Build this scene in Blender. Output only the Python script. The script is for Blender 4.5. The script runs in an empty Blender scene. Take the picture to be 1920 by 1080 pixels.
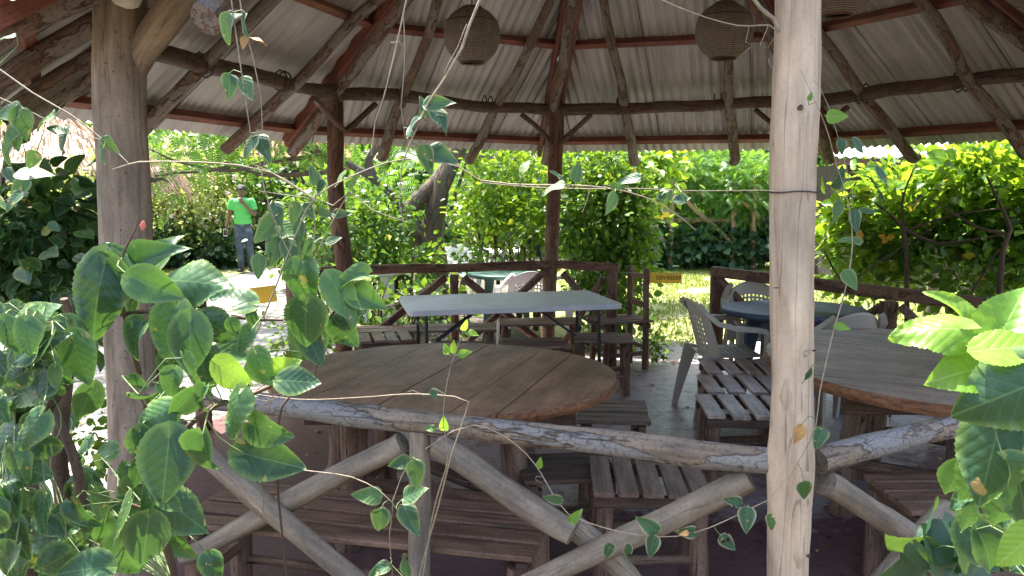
import bpy, bmesh, math, random
import numpy as np
from mathutils import Vector, Matrix, noise

R = math.radians
scene = bpy.context.scene
col = scene.collection

# ------------------------------------------------------------------ camera, sky, sun, exposure
FPX, PITCH, EYE = 1500.0, math.atan(188 / 1500), 1.6
cam_d = bpy.data.cameras.new("camera")
cam = bpy.data.objects.new("camera", cam_d)
col.objects.link(cam)
cam.location = (0, 0, EYE)
cam.rotation_euler = (math.pi / 2 - PITCH, 0, 0)
cam_d.sensor_width = 36
cam_d.lens = 36 * FPX / 1920
cam_d.clip_start = 0.05
cam_d.clip_end = 2000
scene.camera = cam

SUN_TO = Vector((-0.24, 0.32, 0.92)).normalized()
elev = math.asin(SUN_TO.z)
world = bpy.data.worlds.new("World")
scene.world = world
world.use_nodes = True
wn = world.node_tree
wn.nodes.clear()
sky = wn.nodes.new("ShaderNodeTexSky")
sky.sky_type = 'NISHITA'
sky.sun_disc = False
sky.sun_elevation = elev
sky.sun_rotation = math.atan2(SUN_TO.x, SUN_TO.y)
sky.dust_density = 4.0
sky.ozone_density = 0.6
bg = wn.nodes.new("ShaderNodeBackground")
bg.inputs[1].default_value = 0.15
wo = wn.nodes.new("ShaderNodeOutputWorld")
wn.links.new(sky.outputs[0], bg.inputs[0])
wn.links.new(bg.outputs[0], wo.inputs[0])
sd = bpy.data.lights.new("sun", 'SUN')
sd.energy = 5.0
sd.angle = R(0.5)
sd.color = (1.0, 0.955, 0.88)
sun = bpy.data.objects.new("sun", sd)
col.objects.link(sun)
sun.rotation_euler = SUN_TO.to_track_quat('Z', 'Y').to_euler()
vs = scene.view_settings
vs.view_transform = 'Standard'
vs.look = 'None'
vs.exposure = 1.95
vs.gamma = 1.0
vs.use_curve_mapping = False
scene.cycles.max_bounces = 8
scene.cycles.diffuse_bounces = 5
scene.cycles.glossy_bounces = 2
scene.cycles.transmission_bounces = 4
scene.cycles.caustics_reflective = False
scene.cycles.caustics_refractive = False

# ------------------------------------------------------------------ pixel (1920x1080) to world
def ray(px, py):
    a = (px - 960) / FPX
    b = -(py - 540) / FPX
    return Vector((a, math.cos(PITCH) + b * math.sin(PITCH), -math.sin(PITCH) + b * math.cos(PITCH)))
def at(px, py, Y):
    d = ray(px, py)
    return Vector((0, 0, EYE)) + d * (Y / d.y)
def onz(px, py, z):
    d = ray(px, py)
    return Vector((0, 0, EYE)) + d * ((z - EYE) / d.z)

# ------------------------------------------------------------------ tags
def tag(o, label=None, cat=None, group=None, kind=None):
    if label: o["label"] = label
    if cat: o["category"] = cat
    if group: o["group"] = group
    if kind: o["kind"] = kind
    return o
def empty(name, loc=(0, 0, 0), rz=0.0):
    o = bpy.data.objects.new(name, None)
    o.empty_display_size = 0.1
    o.location = loc
    o.rotation_euler = (0, 0, rz)
    col.objects.link(o)
    return o
def link(name, me, mats, parent=None):
    if not isinstance(mats, (list, tuple)): mats = [mats]
    for m in mats: me.materials.append(m)
    o = bpy.data.objects.new(name, me)
    col.objects.link(o)
    if parent: o.parent = parent
    return o

# ------------------------------------------------------------------ materials
def mat(name):
    m = bpy.data.materials.new(name)
    m.use_nodes = True
    nt = m.node_tree
    nt.nodes.clear()
    out = nt.nodes.new("ShaderNodeOutputMaterial")
    b = nt.nodes.new("ShaderNodeBsdfPrincipled")
    nt.links.new(b.outputs[0], out.inputs[0])
    return m, nt, b, out
def N(nt, t, **kw):
    n = nt.nodes.new(t)
    for k, v in kw.items(): setattr(n, k, v)
    return n
def ramp(nt, src, stops):
    r = N(nt, "ShaderNodeValToRGB")
    el = r.color_ramp.elements
    while len(el) < len(stops): el.new(0.5)
    for e, (p, c) in zip(el, stops):
        e.position = p
        e.color = (*c, 1) if len(c) == 3 else c
    nt.links.new(src, r.inputs[0])
    return r
def vec(nt, attr="lc", scale=(1, 1, 1)):
    if attr == "obj":
        a = N(nt, "ShaderNodeTexCoord"); s = a.outputs["Object"]
    elif attr == "world":
        a = N(nt, "ShaderNodeNewGeometry"); s = a.outputs["Position"]
    else:
        a = N(nt, "ShaderNodeAttribute", attribute_name=attr); s = a.outputs["Vector"]
    m = N(nt, "ShaderNodeMapping")
    m.inputs["Scale"].default_value = scale
    nt.links.new(s, m.inputs[0])
    return m.outputs[0]
def noi(nt, v, scale, detail=4, rough=0.55, dist=0.0):
    n = N(nt, "ShaderNodeTexNoise")
    n.inputs["Scale"].default_value = scale
    n.inputs["Detail"].default_value = detail
    n.inputs["Roughness"].default_value = rough
    n.inputs["Distortion"].default_value = dist
    nt.links.new(v, n.inputs["Vector"])
    return n.outputs["Fac"]
def mix(nt, fac, a, b, mode='MIX'):
    m = N(nt, "ShaderNodeMix", data_type='RGBA', blend_type=mode)
    if isinstance(fac, float): m.inputs[0].default_value = fac
    else: nt.links.new(fac, m.inputs[0])
    for i, x in ((6, a), (7, b)):
        if isinstance(x, tuple): m.inputs[i].default_value = (*x, 1)
        else: nt.links.new(x, m.inputs[i])
    return m.outputs[2]
def bump(nt, b, h, strength=0.4, dist=0.01):
    n = N(nt, "ShaderNodeBump")
    n.inputs["Strength"].default_value = strength
    n.inputs["Distance"].default_value = dist
    nt.links.new(h, n.inputs["Height"])
    nt.links.new(n.outputs[0], b.inputs["Normal"])
def mth(nt, op, a, b=None):
    n = N(nt, "ShaderNodeMath", operation=op)
    for i, x in ((0, a), (1, b)):
        if x is None: continue
        if isinstance(x, (int, float)): n.inputs[i].default_value = x
        else: nt.links.new(x, n.inputs[i])
    return n.outputs[0]

def wood(name, dark, mid, light, rough=0.75, grain=1.0, patch=None, crack=0.3, blotch=2.5, speck=0.7, tw=(1.2, 0.97, 0.89)):
    """wood whose grain runs along the piece (attribute lc, z = along)"""
    m, nt, b, out = mat(name)
    dark, mid, light = [tuple(x * y for x, y in zip(c, tw)) for c in (dark, mid, light)]
    g = noi(nt, vec(nt, scale=(60 * grain, 60 * grain, 2.5)), 1.0, 5, 0.65, 0.4)
    c = ramp(nt, g, [(0.3, dark), (0.5, mid), (0.72, light)]).outputs[0]
    bl = noi(nt, vec(nt, scale=(6, 6, 2)), blotch, 4, 0.6)
    k = ramp(nt, bl, [(0.3, (0.55, 0.55, 0.55)), (0.65, (1.15, 1.12, 1.08))]).outputs[0]
    c = mix(nt, 1.0, c, k, 'MULTIPLY')
    h = g
    if patch:      # flaking bark plates with dark rims
        pv = vec(nt, scale=(18, 18, 7))
        v = N(nt, "ShaderNodeTexVoronoi", feature='DISTANCE_TO_EDGE')
        nn = N(nt, "ShaderNodeTexNoise"); nn.inputs["Scale"].default_value = 1.5
        nt.links.new(pv, nn.inputs["Vector"])
        ad = N(nt, "ShaderNodeVectorMath", operation='ADD')
        nt.links.new(pv, ad.inputs[0]); nt.links.new(nn.outputs["Color"], ad.inputs[1])
        nt.links.new(ad.outputs[0], v.inputs["Vector"])
        v.inputs["Scale"].default_value = 1.3
        pm = noi(nt, vec(nt, scale=(9, 9, 3)), 1.3, 3, 0.6)
        pf = ramp(nt, pm, [(0.47, (0, 0, 0)), (0.5, (1, 1, 1))]).outputs[0]
        c = mix(nt, pf, c, patch)
        rim = ramp(nt, pm, [(0.45, (1, 1, 1)), (0.475, (0.35, 0.33, 0.32)), (0.5, (1, 1, 1))]).outputs[0]
        c = mix(nt, 1.0, c, rim, 'MULTIPLY')
        edge = ramp(nt, v.outputs["Distance"], [(0.0, (0.4, 0.38, 0.36)), (0.035, (1, 1, 1))]).outputs[0]
        c2 = mix(nt, 1.0, c, edge, 'MULTIPLY')
        c = mix(nt, pf, c, c2)
        h = mth(nt, 'ADD', g, mth(nt, 'MULTIPLY', pf, 1.5))
    if crack:      # long drying cracks
        cv = noi(nt, vec(nt, scale=(22, 22, 0.9)), 1.0, 2, 0.5)
        cr = mth(nt, 'ABSOLUTE', mth(nt, 'SUBTRACT', cv, 0.5))
        ck = ramp(nt, cr, [(0.0, (1 - crack * 2.2,) * 3), (0.012, (1, 1, 1))]).outputs[0]
        c = mix(nt, 1.0, c, ck, 'MULTIPLY')
    sp = noi(nt, vec(nt, scale=(1, 1, 1)), 90, 2, 0.5)
    c = mix(nt, 1.0, c, ramp(nt, sp, [(0.36, (speck, speck * 0.98, speck * 0.95)), (0.48, (1, 1, 1))]).outputs[0], 'MULTIPLY')
    nt.links.new(c, b.inputs["Base Color"])
    b.inputs["Roughness"].default_value = rough
    bump(nt, b, h, 0.6, 0.006)
    return m

def leaf_mat(name, deep, mid, bright, vein=(0.3, 0.42, 0.14), trans=0.4, tcol=(0.35, 0.6, 0.05), rough=0.38, veins=True, spots=False, yellow=0.0, edge=None, latv=0.45, holes=False):
    m, nt, b, out = mat(name)
    rn = N(nt, "ShaderNodeAttribute", attribute_name="rnd").outputs["Fac"]
    stops = [(0.0, deep), (0.5, mid), (0.93, bright)]
    if yellow: stops += [(1.0 - yellow, bright), (1.0 - yellow * 0.6, (0.55, 0.42, 0.04))]
    c = ramp(nt, rn, sorted(stops, key=lambda s: s[0])).outputs[0]
    h = None
    if veins:
        uv = N(nt, "ShaderNodeUVMap", uv_map="UVMap").outputs[0]
        s = N(nt, "ShaderNodeSeparateXYZ"); nt.links.new(uv, s.inputs[0])
        x = mth(nt, 'ABSOLUTE', mth(nt, 'SUBTRACT', s.outputs[0], 0.5))
        midv = ramp(nt, x, [(0.004, (1, 1, 1)), (0.018, (0, 0, 0))]).outputs[0]
        l = mth(nt, 'FRACT', mth(nt, 'MULTIPLY', mth(nt, 'SUBTRACT', s.outputs[1], mth(nt, 'MULTIPLY', x, 0.95)), 6.0))
        l = mth(nt, 'ABSOLUTE', mth(nt, 'SUBTRACT', l, 0.5))
        lat = ramp(nt, l, [(0.0, (latv,) * 3), (0.06, (0, 0, 0))]).outputs[0]
        lat = mth(nt, 'MULTIPLY', lat, 1.0)
        vv = mth(nt, 'MAXIMUM', midv, lat)
        fine = noi(nt, uv, 22, 3, 0.6)
        c = mix(nt, 1.0, c, ramp(nt, fine, [(0.3, (0.8, 0.8, 0.8)), (0.7, (1.15, 1.15, 1.15))]).outputs[0], 'MULTIPLY')
        c = mix(nt, mth(nt, 'MULTIPLY', vv, 0.55), c, vein)
        h = mth(nt, 'ADD', mth(nt, 'MULTIPLY', ramp(nt, l, [(0.0, (0, 0, 0)), (0.35, (1, 1, 1))]).outputs[0], 1.0), mth(nt, 'MULTIPLY', fine, 0.5))
        if spots:
            sc = N(nt, "ShaderNodeAttribute", attribute_name="sv").outputs["Vector"]
            sn = noi(nt, sc, 3.0, 3, 0.55)
            c = mix(nt, ramp(nt, sn, [(0.66, (0, 0, 0)), (0.69, (1, 1, 1))]).outputs[0], c, (0.42, 0.27, 0.09))
        if edge:
            e = N(nt, "ShaderNodeAttribute", attribute_name="edg").outputs["Fac"]
            c = mix(nt, mth(nt, 'MULTIPLY', e, 0.7), c, edge)
    nt.links.new(c, b.inputs["Base Color"])
    b.inputs["Roughness"].default_value = rough
    b.inputs["Specular IOR Level"].default_value = 0.5
    if h is not None: bump(nt, b, h, 0.2, 0.002)
    tr = N(nt, "ShaderNodeBsdfTranslucent")
    tc = mix(nt, 0.35, tcol, c)
    nt.links.new(tc, tr.inputs[0])
    ms = N(nt, "ShaderNodeMixShader")
    ms.inputs[0].default_value = trans
    nt.links.new(b.outputs[0], ms.inputs[1]); nt.links.new(tr.outputs[0], ms.inputs[2])
    nt.links.new(ms.outputs[0], out.inputs[0])
    if holes:      # bites out of the blade
        hn = noi(nt, N(nt, "ShaderNodeAttribute", attribute_name="sv").outputs["Vector"], 2.2, 2, 0.5)
        hf = ramp(nt, hn, [(0.38, (1, 1, 1)), (0.385, (0, 0, 0))]).outputs[0]
        tp = N(nt, "ShaderNodeBsdfTransparent"); m2 = N(nt, "ShaderNodeMixShader")
        nt.links.new(hf, m2.inputs[0]); nt.links.new(ms.outputs[0], m2.inputs[1]); nt.links.new(tp.outputs[0], m2.inputs[2])
        nt.links.new(m2.outputs[0], out.inputs[0])
    return m
def plain(name, c, rough=0.5, metal=0.0, var=0.12, vscale=8, bmp=0.0):
    m, nt, b, out = mat(name)
    n = noi(nt, vec(nt, "obj"), vscale, 4, 0.6)
    lo = tuple(x * (1 - var) for x in c); hi = tuple(min(1, x * (1 + var)) for x in c)
    nt.links.new(ramp(nt, n, [(0.3, lo), (0.7, hi)]).outputs[0], b.inputs["Base Color"])
    b.inputs["Roughness"].default_value = rough
    b.inputs["Metallic"].default_value = metal
    if bmp: bump(nt, b, n, bmp, 0.003)
    return m

M = {}
def stain(m, lo=0.6, sc=3.0):
    nt = m.node_tree; b = [n for n in nt.nodes if n.type == 'BSDF_PRINCIPLED'][0]
    l = b.inputs["Base Color"].links[0]; src = l.from_socket
    n1 = noi(nt, vec(nt, "world"), sc, 5, 0.7, 1.0)
    c = mix(nt, 1.0, src, ramp(nt, n1, [(0.32, (lo, lo, lo)), (0.5, (1, 1, 1)), (0.72, (1.18, 1.16, 1.14))]).outputs[0], 'MULTIPLY')
    nt.links.new(c, b.inputs["Base Color"])
M['post_bark'] = wood('post_bark', (0.21, 0.16, 0.125), (0.31, 0.24, 0.19), (0.4, 0.31, 0.245), 0.8, 0.5, None, 0.2, 2.5, 0.9, tw=(0.97, 0.97, 0.93))
M['peeled'] = wood('peeled', (0.42, 0.33, 0.25), (0.56, 0.47, 0.38), (0.68, 0.6, 0.5), 0.6, 0.4, None, 0.22, 1.6, 0.95, tw=(1.1, 1.0, 0.9))
M['rail'] = wood('rail', (0.22, 0.17, 0.13), (0.34, 0.27, 0.21), (0.42, 0.34, 0.265), 0.75, 0.7, (0.29, 0.265, 0.245), 0.3, tw=(0.98, 0.95, 0.92))
M['brace'] = wood('brace', (0.2, 0.165, 0.135), (0.3, 0.25, 0.205), (0.4, 0.34, 0.28), 0.75, 0.5, None, 0.2, tw=(1.0, 0.96, 0.9), speck=0.85)
M['bark'] = wood('bark', (0.1, 0.075, 0.06), (0.17, 0.13, 0.105), (0.26, 0.205, 0.17), 0.85, 0.5, (0.24, 0.2, 0.17), 0.25)
M['dark_log'] = wood('dark_log', (0.07, 0.05, 0.042), (0.125, 0.088, 0.07), (0.19, 0.135, 0.105), 0.8, 0.6, (0.13, 0.09, 0.07), 0.3)
M['brown_rail'] = wood('brown_rail', (0.07, 0.04, 0.03), (0.13, 0.075, 0.055), (0.2, 0.12, 0.09), 0.7, 0.6, (0.2, 0.11, 0.07), 0.2)
M['red_timber'] = wood('red_timber', (0.13, 0.052, 0.034), (0.2, 0.083, 0.055), (0.26, 0.115, 0.075), 0.6, 0.7, None, 0.08)
M['table_plank'] = wood('table_plank', (0.25, 0.155, 0.1), (0.33, 0.215, 0.145), (0.4, 0.27, 0.185), 0.5, 0.35, None, 0.04, 1.2)
M['table_grey'] = wood('table_grey', (0.29, 0.25, 0.225), (0.4, 0.35, 0.32), (0.49, 0.44, 0.41), 0.42, 0.9, None, 0.06, 1.2)
M['table_edge'] = wood('table_edge', (0.12, 0.06, 0.03), (0.24, 0.13, 0.065), (0.34, 0.2, 0.1), 0.5, 0.8, None, 0.15)
M['slat'] = wood('slat', (0.13, 0.1, 0.083), (0.21, 0.168, 0.142), (0.3, 0.25, 0.215), 0.55, 0.9, None, 0.15)
M['slat_grey'] = wood('slat_grey', (0.3, 0.28, 0.275), (0.45, 0.43, 0.425), (0.55, 0.53, 0.52), 0.4, 0.9, None, 0.15)
M['dark_wood'] = wood('dark_wood', (0.06, 0.045, 0.035), (0.11, 0.08, 0.062), (0.17, 0.125, 0.1), 0.75, 0.8, None, 0.3)
M['bench_brown'] = wood('bench_brown', (0.13, 0.09, 0.065), (0.21, 0.15, 0.11), (0.28, 0.21, 0.16), 0.6, 0.8, None, 0.12)
M['leg'] = wood('leg', (0.12, 0.085, 0.065), (0.2, 0.15, 0.115), (0.29, 0.225, 0.175), 0.8, 0.5, None, 0.6)
M['trunk'] = wood('trunk', (0.08, 0.065, 0.05), (0.15, 0.12, 0.1), (0.25, 0.21, 0.175), 0.85, 0.4, (0.13, 0.11, 0.09), 0.2)
M['branch'] = wood('branch', (0.2, 0.17, 0.14), (0.32, 0.28, 0.24), (0.42, 0.38, 0.33), 0.85, 0.6, None, 0.1)
M['stem_dark'] = wood('stem_dark', (0.05, 0.04, 0.03), (0.1, 0.08, 0.06), (0.16, 0.13, 0.1), 0.85, 0.6, None, 0.1)
M['vine_stem'] = plain('vine_stem', (0.32, 0.26, 0.18), 0.7, var=0.3, vscale=60)
M['vine_brown'] = plain('vine_brown', (0.2, 0.14, 0.1), 0.75, var=0.3, vscale=60)
M['green_stem'] = plain('green_stem', (0.12, 0.17, 0.06), 0.6, var=0.2, vscale=60)
M['cord'] = plain('cord', (0.08, 0.06, 0.05), 0.8)
M['wire'] = plain('wire', (0.06, 0.045, 0.04), 0.6)
M['string'] = plain('string', (0.5, 0.5, 0.48), 0.7)
M['white_plastic'] = plain('white_plastic', (0.66, 0.66, 0.71), 0.42, var=0.05, vscale=5)
M['steel_dark'] = plain('steel_dark', (0.03, 0.03, 0.035), 0.4, 0.3)
M['beige_plastic'] = plain('beige_plastic', (0.45, 0.4, 0.33), 0.38, var=0.05, vscale=5)
M['navy_plastic'] = plain('navy_plastic', (0.06, 0.08, 0.125), 0.5, var=0.2, vscale=20, bmp=0.1)
M['green_plastic'] = plain('green_plastic', (0.05, 0.11, 0.1), 0.4, var=0.1)
M['pure_white'] = plain('pure_white', (0.75, 0.76, 0.78), 0.4, var=0.04)
M['blue_cloth'] = plain('blue_cloth', (0.03, 0.12, 0.5), 0.8, var=0.3, vscale=30)
M['thatch'] = wood('thatch', (0.42, 0.38, 0.32), (0.62, 0.58, 0.5), (0.8, 0.77, 0.7), 0.9, 1.2, None, 0.4)
M['thatch_brown'] = wood('thatch_brown', (0.22, 0.13, 0.08), (0.36, 0.22, 0.14), (0.48, 0.32, 0.22), 0.9, 1.2, None, 0.4)
M['orange_wall'] = plain('orange_wall', (0.5, 0.2, 0.07), 0.8, var=0.15, vscale=4)
M['hut_dark'] = plain('hut_dark', (0.05, 0.04, 0.035), 0.8, var=0.3)
M['tin'] = plain('tin', (0.55, 0.55, 0.55), 0.45, var=0.15, vscale=3)
M['yellow_board'] = plain('yellow_board', (0.7, 0.45, 0.03), 0.6)
M['pink'] = plain('pink', (0.75, 0.5, 0.55), 0.7, var=0.2, vscale=20)
M['bud'] = plain('bud', (0.75, 0.2, 0.15), 0.5)
M['yellow_flower'] = plain('yellow_flower', (0.85, 0.5, 0.05), 0.6)
M['skin'] = plain('skin', (0.2, 0.105, 0.07), 0.55, var=0.06)
M['shirt'] = plain('shirt', (0.13, 0.62, 0.16), 0.8, var=0.06)
M['shoe'] = plain('shoe', (0.06, 0.055, 0.06), 0.7)
M['cap'] = plain('cap', (0.05, 0.05, 0.06), 0.8)
M['hair'] = plain('hair', (0.015, 0.012, 0.01), 0.6)
M['phone'] = plain('phone', (0.7, 0.72, 0.75), 0.3)
M['screen'] = plain('screen', (0.02, 0.02, 0.025), 0.15)
M['sign_yellow'] = plain('sign_yellow', (0.78, 0.6, 0.13), 0.5, var=0.12, vscale=14)
_nt = M['sign_yellow'].node_tree; _b = [n for n in _nt.nodes if n.type == 'BSDF_PRINCIPLED'][0]; _o = [n for n in _nt.nodes if n.type == 'OUTPUT_MATERIAL'][0]
_t = N(_nt, "ShaderNodeBsdfTranslucent"); _t.inputs[0].default_value = (0.9, 0.7, 0.12, 1); _m = N(_nt, "ShaderNodeMixShader"); _m.inputs[0].default_value = 0.55
_nt.links.new(_b.outputs[0], _m.inputs[1]); _nt.links.new(_t.outputs[0], _m.inputs[2]); _nt.links.new(_m.outputs[0], _o.inputs[0])
M['sign_ink'] = plain('sign_ink', (0.09, 0.06, 0.02), 0.6)
M['cloth_white'] = plain('cloth_white', (0.6, 0.55, 0.48), 0.85)
M['dry_leaf'] = plain('dry_leaf', (0.5, 0.28, 0.1), 0.7, var=0.3, vscale=40)

for k_ in ('table_plank', 'table_grey'): stain(M[k_])
stain(M['white_plastic'], 0.86, 6.0); stain(M['slat_grey'], 0.7, 7.0)
# jeans with pale worn thighs
m_, nt_, b_, _ = mat('jeans')
c_ = ramp(nt_, noi(nt_, vec(nt_, "obj"), 7, 3), [(0.35, (0.035, 0.05, 0.085)), (0.6, (0.08, 0.11, 0.17)), (0.75, (0.22, 0.27, 0.35))]).outputs[0]
nt_.links.new(c_, b_.inputs["Base Color"]); b_.inputs["Roughness"].default_value = 0.85
M['jeans'] = m_
# woven rattan of the lanterns: lc = (angle*k, -, height)
m_, nt_, b_, _ = mat('rattan')
w1 = N(nt_, "ShaderNodeTexWave", wave_type='BANDS', bands_direction='Z'); w1.inputs["Scale"].default_value = 34
w2 = N(nt_, "ShaderNodeTexWave", wave_type='BANDS', bands_direction='X'); w2.inputs["Scale"].default_value = 16
v_ = vec(nt_)
nt_.links.new(v_, w1.inputs[0]); nt_.links.new(v_, w2.inputs[0])
wm = mth(nt_, 'MULTIPLY', w1.outputs["Fac"], mth(nt_, 'ADD', w2.outputs["Fac"], 0.3))
nz = noi(nt_, v_, 12, 3)
cc = ramp(nt_, mth(nt_, 'ADD', mth(nt_, 'MULTIPLY', wm, 0.6), mth(nt_, 'MULTIPLY', nz, 0.4)), [(0.15, (0.07, 0.05, 0.04)), (0.55, (0.42, 0.34, 0.28)), (0.9, (0.58, 0.49, 0.41))]).outputs[0]
nt_.links.new(cc, b_.inputs["Base Color"]); b_.inputs["Roughness"].default_value = 0.7
bump(nt_, b_, wm, 0.9, 0.006)
M['rattan'] = m_
# painted corrugated sheet, weathered
m_, nt_, b_, _ = mat('roof_paint')
v_ = vec(nt_, scale=(1, 1, 1))
st = noi(nt_, vec(nt_, scale=(9, 9, 0.7)), 1.0, 5, 0.65)
c1 = ramp(nt_, st, [(0.25, (0.34, 0.325, 0.31)), (0.5, (0.53, 0.51, 0.495)), (0.75, (0.64, 0.62, 0.605))]).outputs[0]
n2 = noi(nt_, v_, 1.3, 4, 0.6)
c1 = mix(nt_, 1.0, c1, ramp(nt_, n2, [(0.3, (0.75, 0.74, 0.72)), (0.6, (1, 1, 1))]).outputs[0], 'MULTIPLY')
rs_ = noi(nt_, vec(nt_, scale=(16, 16, 1.1)), 1.0, 4, 0.6)
c1 = mix(nt_, ramp(nt_, rs_, [(0.6, (0, 0, 0)), (0.78, (0.75, 0.75, 0.75))]).outputs[0], c1, (0.26, 0.2, 0.15))
nt_.links.new(c1, b_.inputs["Base Color"]); b_.inputs["Roughness"].default_value = 0.55
bump(nt_, b_, st, 0.15, 0.003)
M['roof_paint'] = m_
# painted, worn concrete floor: oxide red paint in front, bare grey towards the entrance
m_, nt_, b_, _ = mat('floor_paint')
wv = vec(nt_, "world")
sx = N(nt_, "ShaderNodeSeparateXYZ"); nt_.links.new(wv, sx.inputs[0])
big = noi(nt_, wv, 0.9, 5, 0.6)
dd_ = N(nt_, "ShaderNodeVectorMath", operation='DISTANCE'); nt_.links.new(wv, dd_.inputs[0]); dd_.inputs[1].default_value = (0.9, 5.7, 0.0)
wear = mth(nt_, 'ADD', mth(nt_, 'MULTIPLY', mth(nt_, 'SUBTRACT', 1.9, dd_.outputs["Value"]), 0.5), mth(nt_, 'MULTIPLY', big, 0.7))
fine = noi(nt_, wv, 14, 6, 0.7)
red = ramp(nt_, fine, [(0.3, (0.095, 0.048, 0.048)), (0.7, (0.2, 0.115, 0.112))]).outputs[0]
gry = ramp(nt_, noi(nt_, wv, 11, 8, 0.8, 0.6), [(0.35, (0.17, 0.125, 0.13)), (0.5, (0.38, 0.3, 0.315)), (0.7, (0.54, 0.45, 0.475))]).outputs[0]
wf = ramp(nt_, mth(nt_, 'ADD', wear, mth(nt_, 'MULTIPLY', fine, 0.35)), [(0.35, (0, 0, 0)), (0.55, (1, 1, 1))])
for e, p in zip(wf.color_ramp.elements, (0.50, 0.60)): e.position = p
wsub = mth(nt_, 'SUBTRACT', mth(nt_, 'ADD', wear, mth(nt_, 'MULTIPLY', fine, 0.35)), -0.02)
nt_.links.new(wsub, wf.inputs[0])
nt_.links.new(mix(nt_, wf.outputs[0], red, gry), b_.inputs["Base Color"])
nt_.links.new(ramp(nt_, fine, [(0.35, (0.24, 0.24, 0.24)), (0.62, (0.55, 0.55, 0.55))]).outputs[0], b_.inputs["Roughness"])
bump(nt_, b_, mth(nt_, 'ADD', fine, noi(nt_, wv, 5, 3)), 0.5, 0.008)
nt_.links.new(ramp(nt_, wf.outputs[0], [(0.0, (0.04, 0.04, 0.04)), (1.0, (0.8, 0.8, 0.8))]).outputs[0], b_.inputs['Specular IOR Level'])
M['floor_paint'] = m_
# ground: pale trodden grit, and turf
m_, nt_, b_, _ = mat('grit')
wv = vec(nt_, "world")
c1 = ramp(nt_, noi(nt_, wv, 2.2, 6, 0.7), [(0.3, (0.17, 0.155, 0.14)), (0.6, (0.42, 0.405, 0.385))]).outputs[0]
c1 = mix(nt_, 1.0, c1, ramp(nt_, noi(nt_, wv, 45, 3, 0.6), [(0.35, (0.7, 0.68, 0.66)), (0.6, (1.1, 1.1, 1.1))]).outputs[0], 'MULTIPLY')
nt_.links.new(c1, b_.inputs["Base Color"]); b_.inputs["Roughness"].default_value = 0.95
bump(nt_, b_, noi(nt_, wv, 30, 5), 0.7, 0.02)
M['grit'] = m_
m_, nt_, b_, _ = mat('turf')
wv = vec(nt_, "world")
c1 = ramp(nt_, noi(nt_, wv, 1.3, 6, 0.7), [(0.34, (0.42, 0.37, 0.25)), (0.46, (0.32, 0.33, 0.12)), (0.7, (0.42, 0.45, 0.16))]).outputs[0]
c1 = mix(nt_, 1.0, c1, ramp(nt_, noi(nt_, wv, 40, 4, 0.7), [(0.3, (0.5, 0.5, 0.5)), (0.65, (1.2, 1.2, 1.2))]).outputs[0], 'MULTIPLY')
nt_.links.new(c1, b_.inputs["Base Color"]); b_.inputs["Roughness"].default_value = 0.95
bump(nt_, b_, noi(nt_, wv, 60, 4), 0.8, 0.03)
M['turf'] = m_
m_, nt_, b_, _ = mat('soil')
wv = vec(nt_, "world")
c1 = ramp(nt_, noi(nt_, wv, 3, 6, 0.7), [(0.3, (0.05, 0.04, 0.03)), (0.7, (0.13, 0.11, 0.08))]).outputs[0]
nt_.links.new(c1, b_.inputs["Base Color"]); b_.inputs["Roughness"].default_value = 0.95
bump(nt_, b_, noi(nt_, wv, 20, 5), 0.8, 0.03)
M['soil'] = m_

M['hib'] = leaf_mat('hibiscus_leaf', (0.018, 0.062, 0.026), (0.032, 0.095, 0.034), (0.07, 0.16, 0.045), (0.15, 0.26, 0.1), 0.2, (0.14, 0.32, 0.03), 0.34, True, True, 0.006, edge=(0.2, 0.3, 0.08))
M['hib_young'] = leaf_mat('hibiscus_young', (0.1, 0.24, 0.03), (0.17, 0.34, 0.04), (0.25, 0.42, 0.05), (0.4, 0.55, 0.2), 0.45, (0.5, 0.8, 0.06), 0.38)
M['vine_leaf'] = leaf_mat('vine_leaf', (0.02, 0.07, 0.035), (0.035, 0.1, 0.045), (0.08, 0.17, 0.04), (0.12, 0.22, 0.1), 0.15, (0.15, 0.3, 0.05), 0.55, True, True, edge=(0.3, 0.32, 0.16), latv=0.12)
M['eaten'] = leaf_mat('eaten_leaf', (0.02, 0.07, 0.035), (0.035, 0.1, 0.045), (0.08, 0.17, 0.04), (0.12, 0.22, 0.1), 0.15, (0.15, 0.3, 0.05), 0.55, True, True, edge=(0.5, 0.45, 0.28), latv=0.12, holes=True)
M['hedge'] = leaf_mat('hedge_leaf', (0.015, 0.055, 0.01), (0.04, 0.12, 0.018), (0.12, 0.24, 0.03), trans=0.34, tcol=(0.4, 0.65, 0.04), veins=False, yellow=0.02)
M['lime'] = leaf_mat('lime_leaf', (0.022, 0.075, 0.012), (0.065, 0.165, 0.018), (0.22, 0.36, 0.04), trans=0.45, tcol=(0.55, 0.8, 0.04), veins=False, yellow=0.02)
M['tree_leaf'] = leaf_mat('tree_leaf', (0.03, 0.1, 0.02), (0.06, 0.17, 0.03), (0.12, 0.27, 0.04), trans=0.4, tcol=(0.4, 0.7, 0.06), veins=False)
M['ivy'] = leaf_mat('ivy_leaf', (0.02, 0.06, 0.03), (0.035, 0.09, 0.045), (0.06, 0.13, 0.05), trans=0.15, veins=False, rough=0.45)
M['boug'] = leaf_mat('bougainvillea_leaf', (0.07, 0.12, 0.03), (0.2, 0.27, 0.07), (0.42, 0.46, 0.18), trans=0.42, tcol=(0.7, 0.8, 0.2), veins=False)
M['petal'] = leaf_mat('petal', (0.6, 0.35, 0.42), (0.75, 0.55, 0.6), (0.85, 0.75, 0.75), trans=0.4, tcol=(0.9, 0.6, 0.65), veins=False, rough=0.6)
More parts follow.
